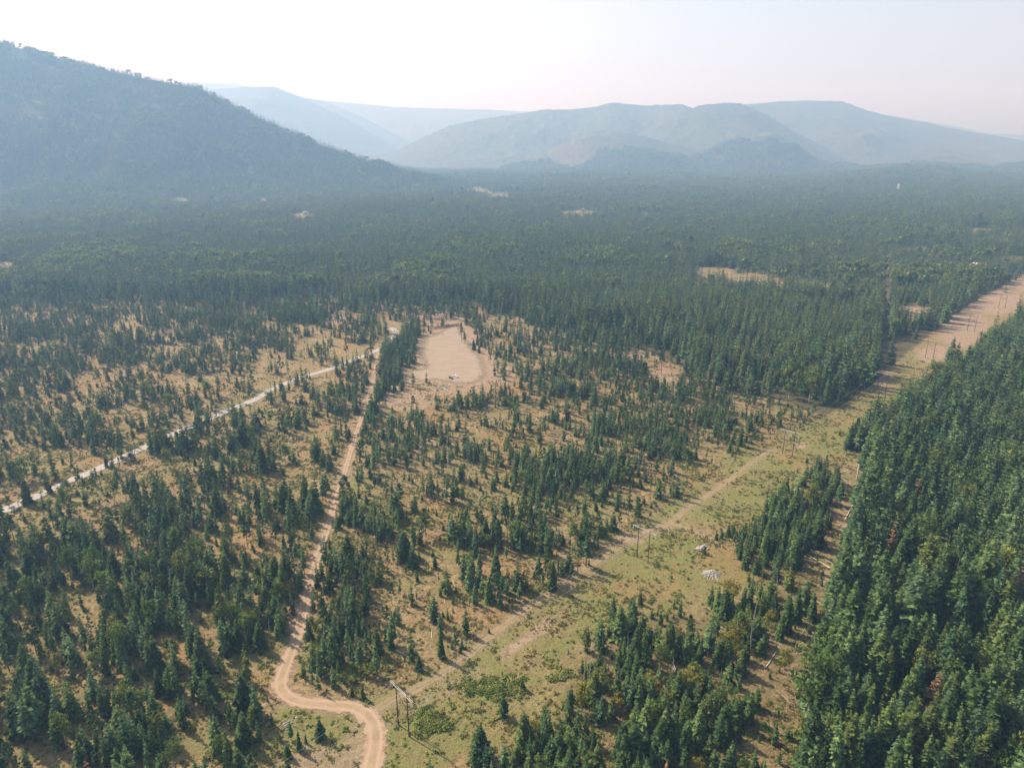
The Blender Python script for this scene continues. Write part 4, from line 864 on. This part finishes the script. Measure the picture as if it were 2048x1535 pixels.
for j in range(3):
    xo = (-ARM_HALF + .3, 0, ARM_HALF - .3)[j]
    P = [PREV + d0 * xo + Vector((0, 0, 14.7))] + attach[j] + [NEXT + d0 * xo + Vector((0, 0, 14.7))]
    pts = []
    for a, b in zip(P[:-1], P[1:]):
        for q in range(14):
            t = q / 14; v = a.lerp(b, t); v.z -= 4 * 3.6 * t * (1 - t); pts.append(v)
    pts.append(P[-1]); mb = MB(); mb.tube(pts, .045, 4)
    o = mb.build('power_cable', M['cable']); tag(o, ['left', 'middle', 'right'][j] + ' power cable strung between the H-frame structures', 'cable', 'cables of the power line')

# ------------------------------------------------------------------ vehicles
def wheels(root, xs, w, r):
    for x in xs:
        for s in (-1, 1):
            mb = MB(); mb.tube([(x, s * w - .12, r), (x, s * w + .12, r)], r, 14); o = mb.build('wheel', M['tyre'], root)
            mb = MB(); mb.tube([(x, s * w + s * .10, r), (x, s * w + s * .135, r)], r * .58, 10); mb.build('rim', M['rim'], o)
def profile(mb, pts, hw, top_in=0.0, m=0):
    """extrude a side outline (x,z,inset) across the width"""
    n = len(pts); vs = [(x, -(hw - i), z) for x, z, i in pts] + [(x, hw - i, z) for x, z, i in pts]
    fs = [tuple(range(n)), tuple(reversed(range(n, 2 * n)))] + [(k, k + n, (k + 1) % n + n, (k + 1) % n) for k in range(n)]
    mb.add(vs, [tuple(reversed(f)) for f in fs], m)
def vehicle(name, loc, rz, paint, pickup, label, cat):
    e = empty(name, loc, rz); L = 5.6 if pickup else 4.7; h2 = L / 2; mb = MB()
    profile(mb, [(h2, .45, .08), (h2 + .02, .75, .05), (h2 - .15, 1.02, .08), (h2 - 1.35, 1.12, .02), (-h2 + .02, 1.12, .02), (-h2, .95, .02), (-h2, .45, .05), (-h2 + .3, .34, .05), (h2 - .3, .34, .05)], .98); body = mb.build('body', paint, e)
    mb = MB()
    if pickup:
        profile(mb, [(h2 - 1.35, 1.10, .06), (h2 - 2.05, 1.80, .20), (h2 - 3.3, 1.84, .20), (h2 - 3.65, 1.10, .06)], .96)
    else:
        profile(mb, [(h2 - 1.2, 1.10, .06), (h2 - 1.95, 1.72, .20), (-h2 + .5, 1.74, .20), (-h2 + .08, 1.10, .06)], .96)
    mb.build('cabin', paint, e)
    # glass, standing just proud of the cabin
    x0, x1, zt = (h2 - 1.35, h2 - 2.05, 1.80) if pickup else (h2 - 1.2, h2 - 1.95, 1.72)
    def pane(vs, nm): mb = MB(); mb.add(vs, [(0, 1, 2, 3)]); o = mb.build(nm, M['glass'], e); so = o.modifiers.new('t', 'SOLIDIFY'); so.thickness = .02; so.offset = 0
    pane([(x0 + .0, -.80, 1.18), (x0 + .0, .80, 1.18), (x1 + .07, .70, zt - .08), (x1 + .07, -.70, zt - .08)], 'windscreen')
    xr, xrt = (h2 - 3.65, h2 - 3.3) if pickup else (-h2 + .08, -h2 + .5)
    pane([(xr - .02, .78, 1.2), (xr - .02, -.78, 1.2), (xrt - .06, -.68, zt - .1), (xrt - .06, .68, zt - .1)], 'rear_window')
    for s in (-1, 1):
        pane([(x0 - .12, s * .93, 1.18), (x1 - .1, s * .80, zt - .12), (xrt + .1, s * .80, zt - .12), (xr + .15, s * .93, 1.18)], 'side_window')
        mb = MB(); mb.box((h2 - .05, s * .72, .86), (.14, .34, .18)); mb.build('headlight', M['lamp'], e)
        mb = MB(); mb.box((x0 - .2, s * 1.06, 1.18), (.16, .22, .16)); mb.build('mirror', paint, e)
    mb = MB(); mb.box((h2 + .04, 0, .52), (.14, 1.7, .22)); mb.build('bumper', M['tyre'], e)
    if pickup:
        mb = MB(); mb.box((-h2 + 1.0, 0, 1.13), (1.75, 1.62, .05)); mb.build('cargo_bed', M['tyre'], e)
        mb = MB(); mb.box((-h2 + 1.0, .88, 1.20), (1.9, .12, .12)); mb.box((-h2 + 1.0, -.88, 1.20), (1.9, .12, .12)); mb.box((-h2 + .05, 0, 1.20), (.1, 1.88, .12)); mb.build('bed_rail', paint, e)
    else:
        for s in (-1, 1): mb = MB(); mb.box((-.35, s * .62, 1.78), (2.2, .06, .06)); mb.build('roof_rail', M['rim'], e)
    wheels(e, (h2 - 1.0, -h2 + 1.05), .88, .40)
    tag(e, label, cat); return e
gzp = .14
vx, vy = at(911.5, 754); vehicle('pickup_truck', (vx, vy, float(height(vx, vy)) + gzp), math.radians(-50), M['white_paint'], True, 'white pickup truck parked on the bare gravel clearing', 'pickup truck')
vx, vy = at(902, 757.5); vehicle('parked_car', (vx, vy, float(height(vx, vy)) + gzp), math.radians(-50), M['dark_paint'], False, 'dark estate car parked beside the white pickup on the gravel clearing', 'car')

# ------------------------------------------------------------------ wood piles and fallen trunks
def log_mesh(L, r, seed, m):
    g = random.Random(seed); mb = MB(); b = g.uniform(-.03, .03) * L
    mb.tube([(-L / 2, 0, 0), (0, b, g.uniform(-.02, .02) * L), (L / 2, 0, 0)], [r, r * .85, r * .6], 6)
    return mb.mesh('log', [m])
LOGS = [log_mesh(1.0, .035, i, M['bark_pale'] if i % 3 else M['bark_grey']) for i in range(6)]
def pile(px_, py_, rad, hgt, n, label, radial=True, ang=0.0, lr=(3, 5.5)):
    cx, cy_ = at(px_, py_); z0 = float(height(cx, cy_)); e = empty('wood_pile', (cx, cy_, z0)); g = random.Random(int(px_))
    for i in range(n):
        o = link('log', LOGS[g.randrange(6)], e); L = g.uniform(*lr); o.scale = (L, L * .8, L * .8); t = g.random()
        if radial:
            a = g.random() * 6.28; r = rad * (.35 + .35 * g.random()); o.location = (math.cos(a) * r, math.sin(a) * r, hgt * (.15 + .5 * t) * (1 - r / rad * .5)); o.rotation_euler = (0, math.atan2(hgt * .8, rad) * g.uniform(.6, 1.2), a + g.uniform(-.4, .4))
        else:
            q = g.uniform(-1, 1); o.location = (-math.sin(ang) * q * rad, math.cos(ang) * q * rad, .12 + hgt * (1 - abs(q)) * g.random()); o.rotation_euler = (0, g.uniform(-.08, .08), ang + g.uniform(-.14, .14))
    tag(e, label, 'wood pile', 'piles of felled wood')
pile(1423, 1150, 4.2, 2.4, 95, 'large cone-shaped pile of bleached logs on the grass below the small fir')
pile(1404, 1099, 2.6, 1.3, 30, 'flat stack of parallel grey stems left of the lone small fir', False, .95, (4.5, 6.5))
pile(887, 776, 6.5, 1.6, 60, 'grey heap of stumps and branches on dry grass below the parked vehicles', True, 0, (2.5, 4.5))
pile(993, 737, 4.5, 1.2, 30, 'small grey debris heap at the right edge of the gravel clearing', True, 0, (2, 4))
pile(575, 1449, 2.0, .7, 16, 'small heap of grey branches beside the white leaning stakes', False, .7, (2, 3.6))
# the long brown windrow above the clearing
cx, cy_ = at(888, 655); e = empty('brush_windrow', (cx, cy_, float(height(cx, cy_)))); g = random.Random(4)
WR = [log_mesh(1.0, .04, 20 + i, M['bark'] if i % 2 else simple('slash_wood_red', (.30, .19, .13), .9, 0, .2)) for i in range(4)]
for i in range(110):
    o = link('log', WR[g.randrange(4)], e); L = g.uniform(3, 6.5); u = g.uniform(-1, 1); o.scale = (L, L, L)
    o.location = (u * 17, u * 9 + g.uniform(-4, 4), .3 + g.random() * 2.0 * (1 - u * u * .6)); o.rotation_euler = (0, g.uniform(-.5, .5), g.uniform(0, 6.28))
tag(e, 'long brown windrow of slash and roots above the gravel clearing', 'brush pile')
def fallen(px1, py1, px2, py2, r, m, lab):
    a = Vector((*at(px1, py1), 0)); b = Vector((*at(px2, py2), 0)); a.z = float(height(a.x, a.y)) + r + .1; b.z = float(height(b.x, b.y)) + r + .25
    mb = MB(); mb.tube([Vector((0, 0, 0)), (b - a) * .5 + Vector((0, 0, .15)), b - a], [r, r * .8, r * .35], 6); d = (b - a); n = int(d.length * .6); g = random.Random(int(px1))
    e = empty('fallen_trunk', a); mb.build('stem', m, e); mb = MB()
    for i in range(n):
        t = .35 + .6 * g.random(); an = g.uniform(-1.2, 1.2); p0 = d * t; q = d.normalized() * .6 + Vector((math.sin(an) * d.y, -math.sin(an) * d.x, abs(math.cos(an)) * d.length)).normalized(); mb.tube([p0, p0 + q * g.uniform(.5, 1.3)], [r * .25, r * .08], 3)
    mb.build('branch_stubs', m, e); tag(e, lab, 'fallen tree', 'fallen trunks on the logged ground')
fallen(1660, 1138, 1612, 1110, .22, M['bark_pale'], 'longest bleached trunk fallen across brown slash beside the dense forest')
fallen(1722, 905, 1712, 960, .2, M['bark_pale'], 'pale trunk lying along the upper edge of the dense forest')
fallen(1690, 1040, 1718, 985, .2, M['bark_pale'], 'pale trunk lying in the slash strip above the brown debris')
fallen(1532, 1335, 1552, 1305, .15, M['bark_pale'], 'thin white trunk leaning over the brown gap in the young wood')
fallen(1640, 1085, 1662, 1066, .16, M['bark_grey'], 'short grey trunk across the slash strip by the young stand')
fallen(792, 1300, 822, 1318, .15, M['bark_pale'], 'pale trunk on rough ground left of the worn track')
fallen(905, 845, 925, 858, .15, M['bark_grey'], 'grey trunk on open ground below the gravel clearing')
fallen(928, 640, 905, 632, .22, M['bark_pale'], 'pale trunk fallen above the brown windrow')
fallen(975, 668, 960, 655, .2, M['bark_pale'], 'pale trunk fallen right of the two tall pines above the clearing')
# white leaning stakes near the road bend
ex, ey = at(594, 1450); e = empty('leaning_stakes', (ex, ey, float(height(ex, ey))))
for s, q in ((-1, 0), (1, 1)):
    mb = MB(); mb.tube([(s * 1.25, s * .3, -.1), (0, 0, 3.6)], [.13, .11], 6); mb.build('stake', M['wall_w'], e)
mb = MB(); mb.box((0, 0, 3.55), (.5, .3, .22)); mb.build('cap', M['wall_w'], e)
tag(e, 'pair of white stakes leaning together in an A beside the dirt road', 'stakes')

# ------------------------------------------------------------------ far buildings in the valley
def house(px_, py_, w, d, h, rz, roofm, lab, near_y=None):
    x_, y_ = at(px_, py_); z_ = float(height(x_, y_)); e = empty('far_house', (x_, y_, z_), rz); mb = MB(); mb.box((0, 0, h / 2), (w, d, h)); mb.build('wall', M['wall_w'], e)
    mb = MB(); o = .6; rh = w * .28
    mb.add([(-w / 2 - o, -d / 2 - o, h), (w / 2 + o, -d / 2 - o, h), (w / 2 + o, d / 2 + o, h), (-w / 2 - o, d / 2 + o, h), (0, -d / 2 - o, h + rh), (0, d / 2 + o, h + rh)], [(0, 1, 4), (2, 3, 5), (0, 4, 5, 3), (1, 2, 5, 4), (3, 2, 1, 0)]); mb.build('roof', roofm, e)
    for k in (-1, 1):
        mb = MB(); mb.box((k * w * .25, -d / 2 - .02, h * .55), (w * .18, .08, h * .35)); mb.build('window', M['glass'], e)
    mb = MB(); mb.box((0, -d / 2 - .02, h * .38), (w * .12, .1, h * .75)); mb.build('door', M['bark'], e)
    tag(e, lab, 'house', 'small buildings far down the valley')
house(612, 434, 15, 9, 5, .3, M['roof_m'], 'pale long-roofed building in a gap at the foot of the left mountain')
house(356, 408, 11, 8, 5, .2, M['roof_m'], 'small pale house in the forest at the far left, left of a tan field')
house(1165, 418, 16, 9, 5, -.2, M['roof_m'], 'pale shed on the tan field in the middle of the valley')
house(1712, 447, 14, 10, 6, .5, M['roof_m'], 'tiny pale house in the forest left of the cut line')
house(1950, 539, 22, 10, 5, 0, M['roof_m'], 'low white building at the forest edge near the end of the power line')
house(1455, 408, 12, 10, 6, 0, M['roof_m'], 'tiny white roof in the hazy forest right of the valley field')
x_, y_ = at(1795, 388); z_ = float(height(x_, y_)); e = empty('white_tower', (x_, y_, z_)); mb = MB(); mb.tube([(0, 0, 0), (0, 0, 30), (0, 0, 34)], [4.0, 4.0, 3.6], 14); mb.build('shaft', M['wall_w'], e)
mb = MB(); mb.tube([(0, 0, 34), (0, 0, 37), (0, 0, 38)], [4.3, 2.0, .3], 14); mb.build('cap', M['roof_m'], e); tag(e, 'white round tower rising from the far hazy forest', 'tower')

# ------------------------------------------------------------------ haze
hm_, nt, p = mat('summer_haze'); nt.nodes.remove(p)
pv = N(nt, 'ShaderNodeVolumePrincipled'); pv.inputs['Color'].default_value = (*HAZE_COLOR, 1); pv.inputs['Density'].default_value = HAZE_DENSITY; pv.inputs['Absorption Color'].default_value = (*HAZE_ABSORB, 1); pv.inputs['Anisotropy'].default_value = HAZE_ANISO
nt.links.new(pv.outputs[0], nt.nodes['Material Output'].inputs['Volume'])
zmin = float(gz.min()) - 1.0; zmax = float(gz.max()) + 12
mb = MB(); x0, x1, y0, y1 = gx[0] - 60, gx[-1] + 60, gy[0] - 60, gy[-1] + 60
mb.box(((x0 + x1) / 2, (y0 + y1) / 2, (zmin + zmax) / 2), (x1 - x0, y1 - y0, zmax - zmin))
tag(mb.build('haze', hm_), 'pale blue summer haze filling the valley', kind='stuff')
print('Z', zmin, zmax, 'ground verts', nx * ny)
